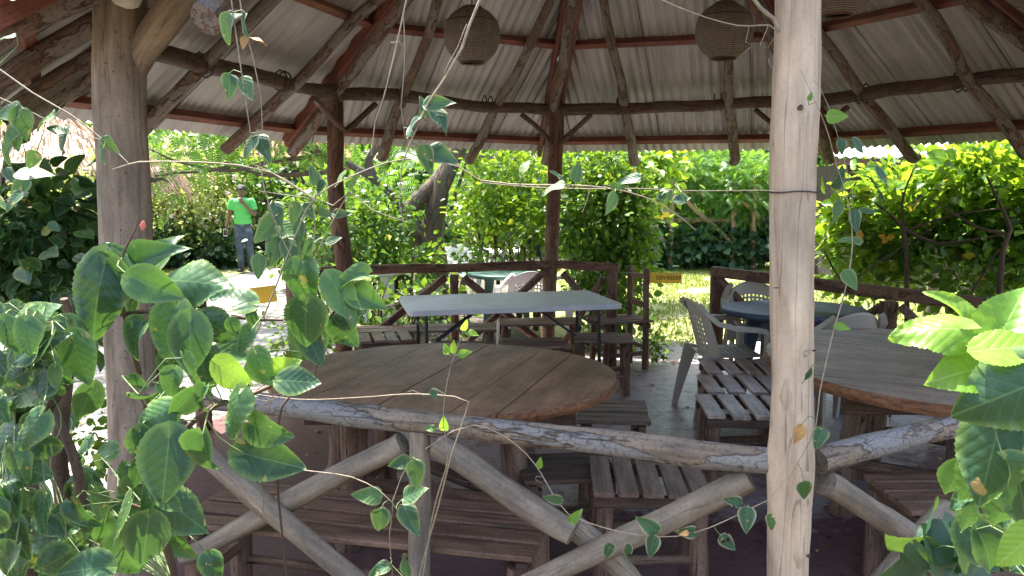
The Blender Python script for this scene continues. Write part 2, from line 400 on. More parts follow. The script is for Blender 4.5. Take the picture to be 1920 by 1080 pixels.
M['blade'] = leaf_mat('grass_blade', (0.14, 0.19, 0.04), (0.22, 0.28, 0.06), (0.36, 0.4, 0.13), trans=0.3, tcol=(0.4, 0.5, 0.08), veins=False, rough=0.6)

# ------------------------------------------------------------------ mesh builder
rng = random.Random(7)
class MB:
    def __init__(s): s.v = []; s.f = []; s.lc = []; s.sm = []; s.mi = []
    def add(s, vs_, fs, lc=None, smooth=False, mi=0):
        b = len(s.v)
        s.v += [tuple(v) for v in vs_]
        s.lc += [tuple(l) for l in (lc or vs_)]
        s.f += [tuple(i + b for i in f) for f in fs]
        s.sm += [smooth] * len(fs); s.mi += [mi] * len(fs)
        return s
    def log(s, pts, radii, sides=14, wob=0.0, nz=0.05, step=0.06, seed=None, cap=True, mi=0, cuts=(None, None)):
        pts = [Vector(p) for p in pts]
        if not isinstance(radii, (list, tuple)): radii = [radii] * len(pts)
        if len(radii) == 2 and len(pts) > 2:
            radii = [radii[0] + (radii[1] - radii[0]) * i / (len(pts) - 1) for i in range(len(pts))]
        P, Q = [], []
        n = len(pts)
        for i in range(n - 1):
            p0 = pts[max(i - 1, 0)]; p1 = pts[i]; p2 = pts[i + 1]; p3 = pts[min(i + 2, n - 1)]
            k = max(1, int((p2 - p1).length / step))
            for j in range(k):
                t = j / k
                if n > 2:
                    q = 0.5 * ((2 * p1) + (p2 - p0) * t + (2 * p0 - 5 * p1 + 4 * p2 - p3) * t * t + (3 * p1 - p0 - 3 * p2 + p3) * t ** 3)
                else: q = p1.lerp(p2, t)
                P.append(q); Q.append(radii[i] + (radii[i + 1] - radii[i]) * t)
        P.append(pts[-1].copy()); Q.append(radii[-1])
        sd_ = rng.random() * 100 if seed is None else seed
        L = 0
        t0 = (P[1] - P[0]).normalized()
        u = t0.orthogonal().normalized()
        vs_, lc, fs = [], [], []
        prev = t0
        m = len(P)
        for i, p in enumerate(P):
            t = (P[min(i + 1, m - 1)] - P[max(i - 1, 0)]).normalized()
            q = prev.rotation_difference(t)
            u = (q @ u); u = (u - t * u.dot(t)).normalized()
            w = t.cross(u); prev = t
            if i: L += (P[i] - P[i - 1]).length
            c = p
            if wob and 0 < i < m - 1:
                c = p + u * (wob * noise.noise(Vector((L * 1.7, sd_, 0)))) + w * (wob * noise.noise(Vector((L * 1.7, sd_, 9))))
            for k in range(sides):
                a = 2 * math.pi * k / sides
                d = u * math.cos(a) + w * math.sin(a)
                r = Q[i]
                if nz: r *= 1 + nz * 2 * noise.noise(Vector((math.cos(a) * 1.3, math.sin(a) * 1.3, L * 4 + sd_))) + nz * noise.noise(Vector((math.cos(a) * 3, math.sin(a) * 3, L * 14 + sd_)))
                vs_.append(c + d * r)
                lc.append((math.cos(a) * Q[i] + sd_, math.sin(a) * Q[i], L + sd_))
        for i in range(m - 1):
            for k in range(sides):
                a = i * sides + k; b = i * sides + (k + 1) % sides
                fs.append((a, b, b + sides, a + sides))
        s.add(vs_, fs, lc, True, mi)
        if cap:
            for e, rev in ((0, True), (m - 1, False)):
                ring = vs_[e * sides:(e + 1) * sides]
                fc = tuple(range(sides))
                s.add(ring, [fc[::-1] if rev else fc], [(l[0] * 3, l[1] * 3, 50) for l in lc[e * sides:(e + 1) * sides]], False, mi)
        return s
    def board(s, p0, p1, W, T, up=(0, 0, 1), ch=0.004, mi=0, warp=0.0):
        p0, p1 = Vector(p0), Vector(p1)
        t = (p1 - p0); L = t.length; t.normalize()
        up = Vector(up)
        sx_ = t.cross(up).normalized(); n = sx_.cross(t).normalized()
        o = rng.random() * 50
        cs = [(-W / 2 + ch, -T / 2), (W / 2 - ch, -T / 2), (W / 2, -T / 2 + ch), (W / 2, T / 2 - ch), (W / 2 - ch, T / 2), (-W / 2 + ch, T / 2), (-W / 2, T / 2 - ch), (-W / 2, -T / 2 + ch)]
        k = 2 if not warp else 7
        vs_, lc = [], []
        for i in range(k):
            f = i / (k - 1)
            wv_ = warp * noise.noise(Vector((f * 3, o, 0)))
            for a, b in cs:
                vs_.append(p0 + t * (L * f) + sx_ * (a + wv_) + n * (b + wv_ * 0.5)); lc.append((a + o, b, L * f + o))
        fs = []
        for i in range(k - 1):
            for j in range(8):
                a = i * 8 + j; b = i * 8 + (j + 1) % 8
                fs.append((a, b, b + 8, a + 8))
        fs.append(tuple(range(8))[::-1]); fs.append(tuple(range((k - 1) * 8, k * 8)))
        return s.add(vs_, fs, lc, False, mi)
    def box(s, c, d, rz=0, mi=0, ch=0.003):
        c = Vector(c); a = Vector((math.cos(rz), math.sin(rz), 0))
        return s.board(c - a * d[0] / 2, c + a * d[0] / 2, d[1], d[2], ch=ch, mi=mi)
    def sweep(s, rings, closed_ring=True, caps=True, smooth=True, mi=0):
        k = len(rings[0]); vs_ = [p for r in rings for p in r]; fs = []
        for i in range(len(rings) - 1):
            for j in range(k if closed_ring else k - 1):
                a = i * k + j; b = i * k + (j + 1) % k
                fs.append((a, b, b + k, a + k))
        if caps: fs += [tuple(range(k))[::-1], tuple(range((len(rings) - 1) * k, len(rings) * k))]
        return s.add(vs_, fs, None, smooth, mi)
    def mesh(s, name):
        me = bpy.data.meshes.new(name)
        me.from_pydata(s.v, [], s.f)
        me.polygons.foreach_set("use_smooth", s.sm)
        me.polygons.foreach_set("material_index", s.mi)
        a = me.attributes.new("lc", 'FLOAT_VECTOR', 'POINT')
        a.data.foreach_set("vector", [c for l in s.lc for c in l])
        me.update()
        return me
    def build(s, name, m, parent=None): return link(name, s.mesh(name), m, parent)

# ------------------------------------------------------------------ leaves in bulk
def tmpl_hero(nx=7, ny=35, wide=0.43, serr=0.028, tip=0.75, heart=0.09, rip=0.006, fold=0.16, droop=0.16, wave=0.035):
    V, UV, E, F = [], [], [], []
    for j in range(ny):
        t = j / (ny - 1)
        w = wide * (math.sin(math.pi * min(1, t ** 0.62)) ** 0.75) * (1 - 0.25 * t) if 0 < t < 1 else 0.004
        if 0.03 < t < 0.97: w *= 1 + serr * (1 if j % 2 else -1)
        for i in range(nx):
            x = (i / (nx - 1)) * 2 - 1
            ax = abs(x)
            y = t - heart * (1 - t) ** 6 * ax * 1.6 * (1 if j < ny * 0.4 else 0.2)
            z = fold * ax * w - droop * t * t + rip * math.cos((t - ax * 0.35) * 38) * (0.3 + ax) + wave * math.sin(t * 7 + x * 2) * ax
            V.append((x * w, y, z)); UV.append((x * w * 0.5 / 0.45 * 0.9 + 0.5, t)); E.append(1.0 if ax > 0.99 or j in (0, ny - 1) else 0.0)
    for j in range(ny - 1):
        for i in range(nx - 1):
            a = j * nx + i
            F.append((a, a + 1, a + nx + 1, a + nx))
    return np.array(V), np.array(UV), np.array(E), F
def tmpl_mid(wide=0.34):
    ts = [0, 0.2, 0.5, 0.8, 1.0]; ws = [0.0, 0.8, 1.0, 0.5, 0.0]
    V, UV = [], []
    for t, w in zip(ts, ws):
        if w == 0: V.append((0, t, -0.14 * t * t)); UV.append((0.5, t))
        else:
            for x in (-1, 0, 1):
                V.append((x * w * wide, t, (0.09 if x else 0) - 0.14 * t * t)); UV.append((x * w * wide + 0.5, t))
    F = [(0, 2, 1), (0, 3, 2), (1, 2, 5, 4), (2, 3, 6, 5), (4, 5, 8, 7), (5, 6, 9, 8), (7, 8, 10), (8, 9, 10)]
    return np.array(V), np.array(UV), np.zeros(len(V)), F
def tmpl_small(wide=0.3):
    V = [(0, 0, 0), (wide, 0.45, 0.05), (0, 1, -0.1), (-wide, 0.45, 0.05)]
    return np.array(V), np.array([(0.5, 0), (0.8, .45), (0.5, 1), (0.2, .45)]), np.zeros(4), [(0, 1, 2), (0, 2, 3)]
def tmpl_fern(k=7):
    V, F = [], []
    for i in range(1, k + 1):
        t = i / k; L = 0.28 * (1 - 0.45 * abs(t - 0.45))
        for sgn in (-1, 1):
            b = len(V)
            V += [(0, t - 0.07, 0), (sgn * L, t + 0.08, -0.03), (0, t + 0.03, 0)]
            F.append((b, b + 1, b + 2) if sgn > 0 else (b + 1, b, b + 2))
    V = np.array(V); V[:, 2] -= 0.15 * V[:, 1] ** 2
    return V, V[:, :2] * 0.5 + 0.5, np.zeros(len(V)), F
T_HERO = tmpl_hero(); T_HEROW = tmpl_hero(wide=0.46, heart=0.17); T_HERO2 = tmpl_hero(wide=0.42, heart=0.12, fold=0.5, droop=0.4, wave=0.06, rip=0.004); T_HERO3 = tmpl_hero(wide=0.48, heart=0.18, fold=-0.2, droop=0.25, wave=0.05, rip=0.008)
T_OVAL = tmpl_hero(7, 17, 0.33, 0.0, heart=0.0, rip=0.001)
T_MID = tmpl_mid(); T_MIDW = tmpl_mid(0.42); T_SMALL = tmpl_small(); T_NARROW = tmpl_small(0.2); T_FERN = tmpl_fern()
nr = np.random.default_rng(11)

def leaves_mesh(name, tmpl, pos, along, normal, size, rnd=None):
    V, UV, E, F = tmpl
    pos = np.asarray(pos, float); along = np.asarray(along, float); normal = np.asarray(normal, float)
    size = np.asarray(size, float)
    n = len(pos)
    along /= np.linalg.norm(along, axis=1)[:, None]
    normal = normal - along * np.sum(normal * along, axis=1)[:, None]
    normal /= (np.linalg.norm(normal, axis=1)[:, None] + 1e-9)
    side = np.cross(along, normal)
    wv_ = 1 + nr.uniform(-0.15, 0.15, n)
    curl = nr.uniform(0.4, 1.8, n)
    X = V[None, :, 0, None] * side[:, None, :] * wv_[:, None, None]
    Y = V[None, :, 1, None] * along[:, None, :]
    Z = V[None, :, 2, None] * normal[:, None, :] * curl[:, None, None]
    P = pos[:, None, :] + (X + Y + Z) * size[:, None, None]
    k = len(V)
    if rnd is None: rnd = nr.random(n)
    me = bpy.data.meshes.new(name)
    me.vertices.add(n * k)
    me.vertices.foreach_set("co", P.reshape(-1).astype(np.float32))
    fl = np.array([i for f in F for i in f]); fc = np.array([len(f) for f in F])
    loops = (fl[None, :] + (np.arange(n) * k)[:, None]).reshape(-1)
    counts = np.tile(fc, n); starts = np.concatenate([[0], np.cumsum(counts)[:-1]])
    me.loops.add(len(loops)); me.loops.foreach_set("vertex_index", loops.astype(np.int32))
    me.polygons.add(len(counts)); me.polygons.foreach_set("loop_start", starts.astype(np.int32))
    me.polygons.foreach_set("use_smooth", np.ones(len(counts), bool))
    uvl = me.uv_layers.new(name="UVMap")
    uvl.data.foreach_set("uv", UV[np.tile(fl, n)].reshape(-1).astype(np.float32))
    a = me.attributes.new("rnd", 'FLOAT', 'POINT'); a.data.foreach_set("value", np.repeat(rnd, k).astype(np.float32))
    if k > 20:
        a = me.attributes.new("edg", 'FLOAT', 'POINT'); a.data.foreach_set("value", np.tile(E, n).astype(np.float32))
        sv = np.tile(np.c_[UV, np.zeros(k)], (n, 1)) + np.repeat(nr.random((n, 3)) * 50, k, axis=0)
        a = me.attributes.new("sv", 'FLOAT_VECTOR', 'POINT'); a.data.foreach_set("vector", sv.reshape(-1).astype(np.float32))
    me.update(calc_edges=True)
    return me

def blob_leaves(blobs, size, clump=0.16, per=14, up=0.6, hang=0.25, shell=0.55):
    """leaf positions gathered into uneven clumps through each ellipsoid"""
    P, A, Nn, S = [], [], [], []
    for (cx, cy, cz, rx, ry, rz, n) in blobs:
        nc = max(1, n // per)
        d = nr.normal(size=(nc, 3)); d /= np.linalg.norm(d, axis=1)[:, None]
        rad = shell + (1 - shell) * nr.random(nc) ** 0.6
        # lumpy outline
        lump = 1 + 0.22 * np.sin(d[:, 0] * 5 + cx * 3) * np.cos(d[:, 2] * 4 + cz * 5) + 0.12 * nr.normal(size=nc)
        c = np.array([cx, cy, cz]) + d * (rad * lump)[:, None] * np.array([rx, ry, rz])
        for i in range(nc):
            m = max(3, int(per * (0.4 + 1.3 * nr.random())))
            o = nr.normal(size=(m, 3)) * clump * (0.6 + 0.8 * nr.random())
            P.append(c[i] + o)
            dirv = d[i] * 0.8 + o / (clump + 1e-6) * 0.6 + nr.normal(size=(m, 3)) * 0.5 + np.array([0, 0, -hang])
            A.append(dirv)
            Nn.append(np.tile(np.array([0, 0, up]), (m, 1)) + d[i] * 0.5 + nr.normal(size=(m, 3)) * 0.5)
            S.append(size * (0.55 + 0.75 * nr.random(m)))
    P = np.concatenate(P); A = np.concatenate(A); Nn = np.concatenate(Nn); S = np.concatenate(S)
    ok = P[:, 2] > 0.02
    return P[ok], A[ok], Nn[ok], S[ok]
# ------------------------------------------------------------------ ground
def sheet(name, poly, z, m, kind='structure', sub=0):
    bm = bmesh.new()
    bm.faces.new([bm.verts.new((x, y, z)) for x, y in poly])
    me = bpy.data.meshes.new(name); bm.to_mesh(me); bm.free()
    return tag(link(name, me, m), kind=kind)
def wavy(poly, amp, k=10, seed=0):
    out = []
    for i in range(len(poly)):
        a = Vector(poly[i]); b = Vector(poly[(i + 1) % len(poly)])
        for j in range(k):
            p = a.lerp(b, j / k)
            out.append((p.x + amp * noise.noise(Vector((p.x, p.y, seed))), p.y + amp * noise.noise(Vector((p.y, p.x, seed + 5)))))
    return out
sheet('ground', [(-300, -300), (300, -300), (300, 300), (-300, 300)], -0.06, M['soil'])
sheet('path', wavy([(-3.6, 2.2), (-1.2, 2.2), (-1.2, 7.2), (-1.4, 12), (-3.0, 16.8), (-6.6, 16.6), (-5.6, 14.6), (-4.6, 11.0), (-4.4, 6)], 0.5), -0.048, M['grit'])
sheet('lawn', wavy([(0.3, 8.6), (2.0, 7.4), (9, 7.4), (14, 17.5), (-0.5, 17.6)], 0.5, 8, 3), -0.044, M['turf'])
sheet('grit_strip', wavy([(0.9, 6.3), (5, 6.0), (5, 8.1), (0.9, 8.5)], 0.35, 8, 8), -0.036, M['grit'])
sheet('lawn_edge', wavy([(-8, 14.4), (-5.4, 14.4), (-4.9, 16.4), (-2.4, 17.2), (-2.4, 18), (-8, 18)], 0.3, 8, 5), -0.032, M['turf'])

# ------------------------------------------------------------------ pavilion plan (octagon)
C0 = Vector((0.6, 4.7, 0))
PP = [Vector(p) for p in ((-1.27, 2.72, 0), (-2.12, 4.55, 0), (-1.43, 6.6, 0), (0.385, 7.35, 0), (2.45, 6.85, 0), (3.45, 5.1, 0), (2.7, 3.05, 0), (0.74, 2.08, 0))]
OVR = [1.19, 1.27, 1.27, 1.27, 1.27, 1.27, 1.14, 1.09]
EV = [C0 + (p - C0) * k for p, k in zip(PP, OVR)]
ZE, SL = 1.95, 0.7
APEX = C0 + Vector((0, 0, ZE + SL * 3.4))
for i, (e, k) in enumerate(zip(EV, OVR)): e.z = ZE + SL * 2.7 * (1.27 - k) + (0, 0.06, 0.05, 0, 0, 0, 0, 0)[i]
bm = bmesh.new()
fl = [C0 + (p - C0) * 1.09 for p in PP]
top = [bm.verts.new((p.x, p.y, 0.0)) for p in fl]; bot = [bm.verts.new((p.x, p.y, -0.12)) for p in fl]
bm.faces.new(top)
for i in range(8): bm.faces.new((top[i], bot[i], bot[(i + 1) % 8], top[(i + 1) % 8]))
me = bpy.data.meshes.new('floor_slab'); bmesh.ops.recalc_face_normals(bm, faces=bm.faces); bm.to_mesh(me); bm.free()
tag(link('concrete_floor', me, M['floor_paint']), kind='structure')

gz = empty('pavilion', (C0.x, C0.y, 0))
tag(gz, 'open octagonal pavilion of rough logs under a corrugated metal roof', 'pavilion')
def gpart(mb, name, m, parent=None, label=None):
    o = mb.build(name, m)
    o.parent = parent or gz
    o.matrix_parent_inverse = Matrix.Translation(-gz.location) if parent is None else Matrix.Identity(4)
    if label: o['label'] = label
    return o
# roof facets with real corrugation
for i in range(8):
    a, b = EV[i], EV[(i + 1) % 8]
    mid = (a + b) / 2
    ex = (b - a); W = ex.length; ex.normalize()
    upv = (APEX - mid); Ls = upv.length; upv.normalize()
    upv = (upv - ex * upv.dot(ex)).normalized()
    hx = (APEX - mid).dot(ex)
    nrm = ex.cross(upv).normalized()
    if nrm.z < 0: nrm = -nrm
    mb = MB()
    per = 0.076; n = int(W / per * 8)
    vs_, lc = [], []
    H = (APEX - mid).dot(upv)
    rows = 5
    for k in range(n + 1):
        u = -W / 2 + W * k / n
        sheet_i = math.floor((u + 0.2) / 0.83)
        full = 1 - (abs(u - 0) / (W / 2))
        full = max(full, 0.0)
        off = 0.0125 * math.sin(2 * math.pi * u / per) + 0.004 * (sheet_i % 2)
        for r_ in range(rows):
            v = -0.0 + (full * H) * r_ / (rows - 1)
            vs_.append(mid + ex * (u + hx * v / H) + upv * v + nrm * off)
            lc.append((u + i * 7 + sheet_i * 3.3, sheet_i * 1.7, v))
    fs = [(k * rows + r_, (k + 1) * rows + r_, (k + 1) * rows + r_ + 1, k * rows + r_ + 1) for k in range(n) for r_ in range(rows - 1)]
    mb.add(vs_, fs, lc, True)
    # overlaps of neighbouring sheets: the thin dark lines
    gpart(mb, 'roof_sheet', M['roof_paint'])
    gm = MB()
    for si in (-2, -1, 0, 1, 2):
        u = si * 0.83 - 0.2
        full = 1 - abs(u) / (W / 2)
        if full <= 0.05: continue
        p0 = mid + ex * u - nrm * 0.0125; p1 = mid + ex * (u + hx * full) + upv * (full * H * 0.97) - nrm * 0.0125
        gm.board(p0, p1, 0.007, 0.003, up=nrm, ch=0.001)
    gpart(gm, 'sheet_lap', M['steel_dark'])
    # purlins in red timber
    for v in (0.055, 0.36, 0.68):
        pm = MB()
        s_ = 1 - v
        off = nrm * -0.045
        p0 = mid + ex * (-W / 2 * s_ + hx * v) + upv * (H * v) + off
        p1 = mid + ex * (W / 2 * s_ + hx * v) + upv * (H * v) + off
        pm.board(p0, p1, 0.055, 0.06, up=nrm)
        gpart(pm, 'purlin', M['red_timber'])
    # two jack rafters, round poles
    for sg, jit in ((-1, 0.0), (1, 0.03)):
        u = sg * 0.335 * W / 2
        full = 1 - abs(u) / (W / 2)
        q0 = mid + ex * (u + jit * 0.5) + upv * -0.02 + nrm * -0.125
        q1 = mid + ex * (u + hx * full) + upv * (full * H * 0.985) + nrm * -0.12
        rm = MB()
        mm = q0.lerp(q1, 0.5) + ex * rng.uniform(-0.03, 0.03)
        rm.log([q0, q0.lerp(q1, 0.25) + ex * rng.uniform(-0.02, 0.02), mm, q1], [0.047, 0.042, 0.038, 0.034], 12, 0.03, 0.07)
        gpart(rm, 'rafter', M['bark'])
    # hip rafter: a pole under two red planks
    e = a; d = (APEX - e).normalized(); sd2 = d.cross(Vector((0, 0, 1))).normalized(); nn = sd2.cross(d).normalized()
    if nn.z < 0: nn = -nn
    hm = MB()
    q0 = e + d * 0.02 - nn * 0.13; q1 = APEX - d * 0.12 - nn * 0.12
    hm.log([q0, q0.lerp(q1, 0.3) + sd2 * rng.uniform(-0.02, 0.02), q0.lerp(q1, 0.6) + sd2 * rng.uniform(-0.02, 0.02), q1], [0.052, 0.05, 0.045, 0.04], 12, 0.03, 0.07)
    gpart(hm, 'hip_rafter', M['bark'])
    for sg in (-1, 1):
        km = MB(); km.board(e + d * 0.08 - nn * 0.062 + sd2 * sg * 0.07, APEX - d * 0.15 - nn * 0.062 + sd2 * sg * 0.05, 0.035, 0.11, up=nn)
        gpart(km, 'hip_plank', M['red_timber'])
# ring beam poles with wire bindings
ZB = [2.30, 2.33, 2.35, 2.29, 2.31, 2.33, 2.33, 2.33]
for i in range(8):
    j = (i + 1) % 8
    a = PP[i].copy(); a.z = ZB[i]; b = PP[j].copy(); b.z = ZB[j]
    a = a + (a - b).normalized() * 0.1 + Vector((0, 0, 0.012 * (i % 2)))
    b = b + (b - a).normalized() * 0.08 + Vector((0, 0, 0.012 * (i % 2)))
    bm_ = MB()
    q = a.lerp(b, 0.35); q.z += rng.uniform(-0.015, 0.02); q2 = a.lerp(b, 0.7); q2.z += rng.uniform(-0.02, 0.02)
    bm_.log([a, q, q2, b], [0.05, 0.052, 0.046, 0.05], 14, 0.03, 0.09)
    beam = gpart(bm_, 'ring_beam', M['dark_log'])
    ax = (b - a).normalized()
    for f in (0.3, 0.66):
        p = a.lerp(b, f)
        tm = MB()
        for k in (-1, 1):
            c = p + ax * 0.028 * k
            sv_ = Vector((0, 0, 1)); sw = ax.cross(sv_)
            tm.log([c + (sv_ * math.cos(t) * (0.085 if math.cos(t) > 0 else 0.064) + sw * math.sin(t) * 0.062) for t in [x * math.pi / 4 for x in range(9)]], 0.006, 6, nz=0, step=0.03)
        tm.build('wire_binding', M['wire'], beam)
        beam.children[-1].matrix_parent_inverse = Matrix.Identity(4)
# posts
def post(name_m, base, top_, r0, r1, mid_off=(0, 0), nz=0.05, sides=24, label=None, extra=None):
    pm = MB()
    m1 = Vector(base).lerp(Vector(top_), 0.35) + Vector((mid_off[0], mid_off[1], 0))
    m2 = Vector(base).lerp(Vector(top_), 0.7) - Vector((mid_off[0], mid_off[1], 0)) * 0.5
    pm.log([base, m1, m2, top_], [r0, (r0 * 2 + r1) / 3, (r0 + 2 * r1) / 3, r1], sides, 0.02, nz, 0.04)
    if extra: extra(pm)
    return gpart(pm, 'post', M[name_m], label=label)
# P0: thick worm-holed post at the left, forked at the top
pb0 = at(243, 890, 2.72); pt0 = at(219, -60, 2.72)
d0 = (pt0 - pb0).normalized(); pb0 = pb0 - d0 * (pb0.z / d0.z); pt0 = pt0 + d0 * ((2.36 - pt0.z) / d0.z)
o = post('post_bark', pb0, pt0, 0.079, 0.083, (0.004, 0), 0.03, 32, 'thick forked post with worm holes')
hm = MB()
for k in range(150):
    zz = 0.4 + rng.random() * 1.9; aa = -math.pi / 2 + rng.uniform(-1.35, 1.35)
    c = pb0 + d0 * (zz / d0.z); rr = 0.0815
    nrm = Vector((math.cos(aa), math.sin(aa), 0)); p = c + nrm * (rr + 0.001)
    rs = rng.choice((0.0016, 0.0022, 0.003)); tx = Vector((-nrm.y, nrm.x, 0))
    hm.add([p + (tx * math.cos(t) + Vector((0, 0, 1)) * math.sin(t)) * rs for t in [x * math.pi / 3 for x in range(6)]], [tuple(range(6))])
hm.build('worm_hole', M['hut_dark'], o)
fk = MB()
fk.log([at(240, 160, 2.74), at(262, 100, 2.72), at(300, 45, 2.69), at(372, -45, 2.64)], [0.035, 0.05, 0.054, 0.052], 18, 0.01, 0.05)
fk.build('fork', M['post_bark'], o)
# P7 of the plan: pale peeled post in front, right
def knots(pm):
    for (px, py, r) in ((1523, 885, 0.028), (1516, 1040, 0.02), (1528, 660, 0.018), (1452, 745, 0.016)):
        c = at(px, py, 2.02) - Vector((0.03 * (1 if px > 1485 else -1), 0, 0))
        pm.log([c - Vector((0, 0, 0.06)), c, c + Vector((0, 0, 0.06))], [r * 0.2, r, r * 0.2], 12, 0, 0.05, 0.015)
pb7 = at(1479, 1080, 2.06); pt7 = at(1491, 0, 2.06)
d7 = (pt7 - pb7).normalized(); pb7 = pb7 - d7 * (pb7.z / d7.z); pt7 = pt7 + d7 * ((2.34 - pt7.z) / d7.z)
pm = MB()
pts7 = [pb7 + d7 * (z / d7.z) for z in (0, 0.55, 0.75, 0.88, 1.1, 1.3, 1.55, 1.8, 2.34)]
pm.log(pts7, [0.062, 0.054, 0.057, 0.063, 0.052, 0.055, 0.056, 0.058, 0.053], 32, 0.012, 0.045, 0.03)
knots(pm)
o7 = gpart(pm, 'post', M['peeled'], label='pale peeled post')
wm_ = MB()
cz = pb7 + d7 * (at(1485, 360, 2.0).z / d7.z)
wm_.log([cz + Vector((math.cos(t) * 0.063, math.sin(t) * 0.063, 0.002 * math.sin(3 * t))) for t in [x * math.pi / 8 for x in range(17)]], 0.002, 6, nz=0)
wm_.build('wire_band', M['wire'], o7)
km = MB()
for (px, py, w, h) in ((1526, 658, 8, 6), (1515, 1043, 7, 9), (1456, 540, 9, 3), (1500, 205, 10, 12)):
    c = at(px, py, 2.0); rr = 0.002
    km.log([c + Vector((-w / 1500, 0.002, 0)), c + Vector((0, -0.004, h / 3000)), c + Vector((w / 1500, 0.002, 0))], [0.001, h / 1500, 0.001], 8, 0, 0.2, 0.003)
km.build('knot', M['dark_wood'], o7)
bk = at(637, 650, 6.6); bk.z = 0
post('brown_rail', (PP[2].x + 0.02, 6.6, 0), (PP[2].x - 0.0, 6.6, 2.34), 0.075, 0.062, (0.02, 0), 0.08)
post('brown_rail', at(1028, 640, 7.35).to_2d().to_3d(), (at(1044, 210, 7.35).x, 7.35, 2.28), 0.062, 0.066, (-0.012, 0), 0.06)
post('brown_rail', (PP[4].x, PP[4].y, 0), (PP[4].x, PP[4].y, 2.3), 0.065, 0.06)
post('brown_rail', (PP[5].x, PP[5].y, 0), (PP[5].x, PP[5].y, 2.3), 0.07, 0.06)
post('peeled', (PP[6].x, PP[6].y, 0), (PP[6].x, PP[6].y, 2.3), 0.065, 0.06)
post('brown_rail', (PP[1].x, PP[1].y, 0), (PP[1].x, PP[1].y, 2.3), 0.07, 0.06)
# little Y braces under the ring beam
def brace(p, q, r=0.022, m='dark_log'):
    b_ = MB(); b_.log([p, Vector(p).lerp(Vector(q), 0.5) + Vector((0, 0, rng.uniform(-0.01, 0.02))), q], r, 10, 0.01, 0.08)
    return gpart(b_, 'brace', M[m])
brace(at(1038, 272, 7.33), at(978, 215, 7.15)); brace(at(1050, 270, 7.33), at(1108, 215, 7.2))
brace(at(645, 245, 6.62), at(590, 185, 6.3), 0.025, 'bark'); brace(at(650, 245, 6.62), at(705, 195, 6.8), 0.025)
brace(at(1500, 270, 6.85), at(1415, 205, 6.95)); brace(at(1510, 270, 6.8), at(1590, 200, 6.55))
# ---- railings; each: top rail mesh, then posts and braces as its own pieces
def railing(rail_pts, rail_r, posts, braces, mr, mp, mb_, label, flat=False):
    rm = MB()
    rm.log(rail_pts, rail_r, 18, 0.012, 0.09, 0.035)
    rl = gpart(rm, 'railing', M[mr], label=label)
    for (p, q, r) in posts:
        x = MB(); x.log([p, q], [r, r * 0.97], 16, 0.01, 0.07); x.build('rail_post', M[mp], rl)
    for (p, q, r) in braces:
        x = MB(); m_ = Vector(p).lerp(Vector(q), 0.5) + Vector((0, 0, rng.uniform(-0.01, 0.01)))
        x.log([p, m_, q], [r, r, r * 0.95], 16, 0.015, 0.07); x.build('rail_brace', M[mb_], rl)
    for c in rl.children: c.matrix_parent_inverse = Matrix.Identity(4)
    return rl
# front rail left of the pale post
def fr(px, py, y): return at(px, py, y)
Yl = lambda px: 2.08 + (1480 - px) / (1480 - 283) * 0.64
railing([fr(283, 742, 2.72), fr(480, 757, 2.62), fr(800, 792, 2.45), fr(1120, 828, 2.27), fr(1300, 850, 2.17), fr(1462, 868, 2.06)],
        [0.036, 0.037, 0.036, 0.037, 0.038, 0.034],
        [(fr(785, 815, 2.46).to_2d().to_3d(), fr(787, 806, 2.46), 0.0355)],
        [(fr(755, 830, 2.47), fr(345, 1042, 2.68), 0.036), (fr(330, 800, 2.63), fr(690, 1110, 2.44), 0.037),
         (fr(822, 832, 2.42), fr(1075, 1000, 2.22), 0.04), (fr(1075, 985, 2.27), fr(1200, 1110, 2.24), 0.036),
         (fr(1405, 895, 2.12), fr(930, 1125, 2.3), 0.036)],
        'rail', 'brace', 'brace', 'grey flaking front rail')
# right of it
railing([fr(1535, 866, 2.1), fr(1620, 838, 2.17), fr(1720, 815, 2.27), fr(1815, 797, 2.38), fr(2060, 760, 2.7), fr(2220, 735, 3.0)],
        [0.036, 0.036, 0.034, 0.033, 0.033, 0.032],
        [(fr(2010, 780, 2.6).to_2d().to_3d(), fr(2010, 775, 2.6), 0.034)],
        [(fr(1545, 905, 2.1), fr(1760, 1035, 2.38), 0.036), (fr(1780, 950, 2.38), fr(1640, 1110, 2.28), 0.036)],
        'rail', 'brace', 'brace', 'pale flaking rail')
# back left rail
YB = lambda px: 6.46 + (px - 540) / 495 * 0.82
railing([at(535, 518, 6.4), at(640, 508, 6.62), at(850, 502, 6.98), at(1030, 496, 7.3)], [0.04, 0.042, 0.04, 0.042],
        [(at(550, 520, 6.38).to_2d().to_3d(), at(548, 517, 6.38), 0.055), (at(852, 520, 6.98).to_2d().to_3d(), at(852, 515, 6.98), 0.038)],
        [(at(835, 520, 6.96), at(680, 640, 6.66), 0.035), (at(870, 520, 7.0), at(1010, 640, 7.2), 0.035), (at(1020, 510, 7.28), at(880, 640, 7.0), 0.033), (at(560, 535, 6.42), at(700, 655, 6.7), 0.035)],
        'brown_rail', 'brown_rail', 'brown_rail', 'dark brown back rail')
railing([at(1045, 496, 7.32), at(1160, 502, 7.1)], [0.04, 0.038],
        [(at(1148, 510, 7.12).to_2d().to_3d(), at(1148, 505, 7.12), 0.05)],
        [(at(1055, 512, 7.3), at(1130, 600, 7.16), 0.03), (at(1130, 520, 7.14), at(1060, 640, 7.28), 0.03)],
        'brown_rail', 'brown_rail', 'brown_rail', 'short back rail')
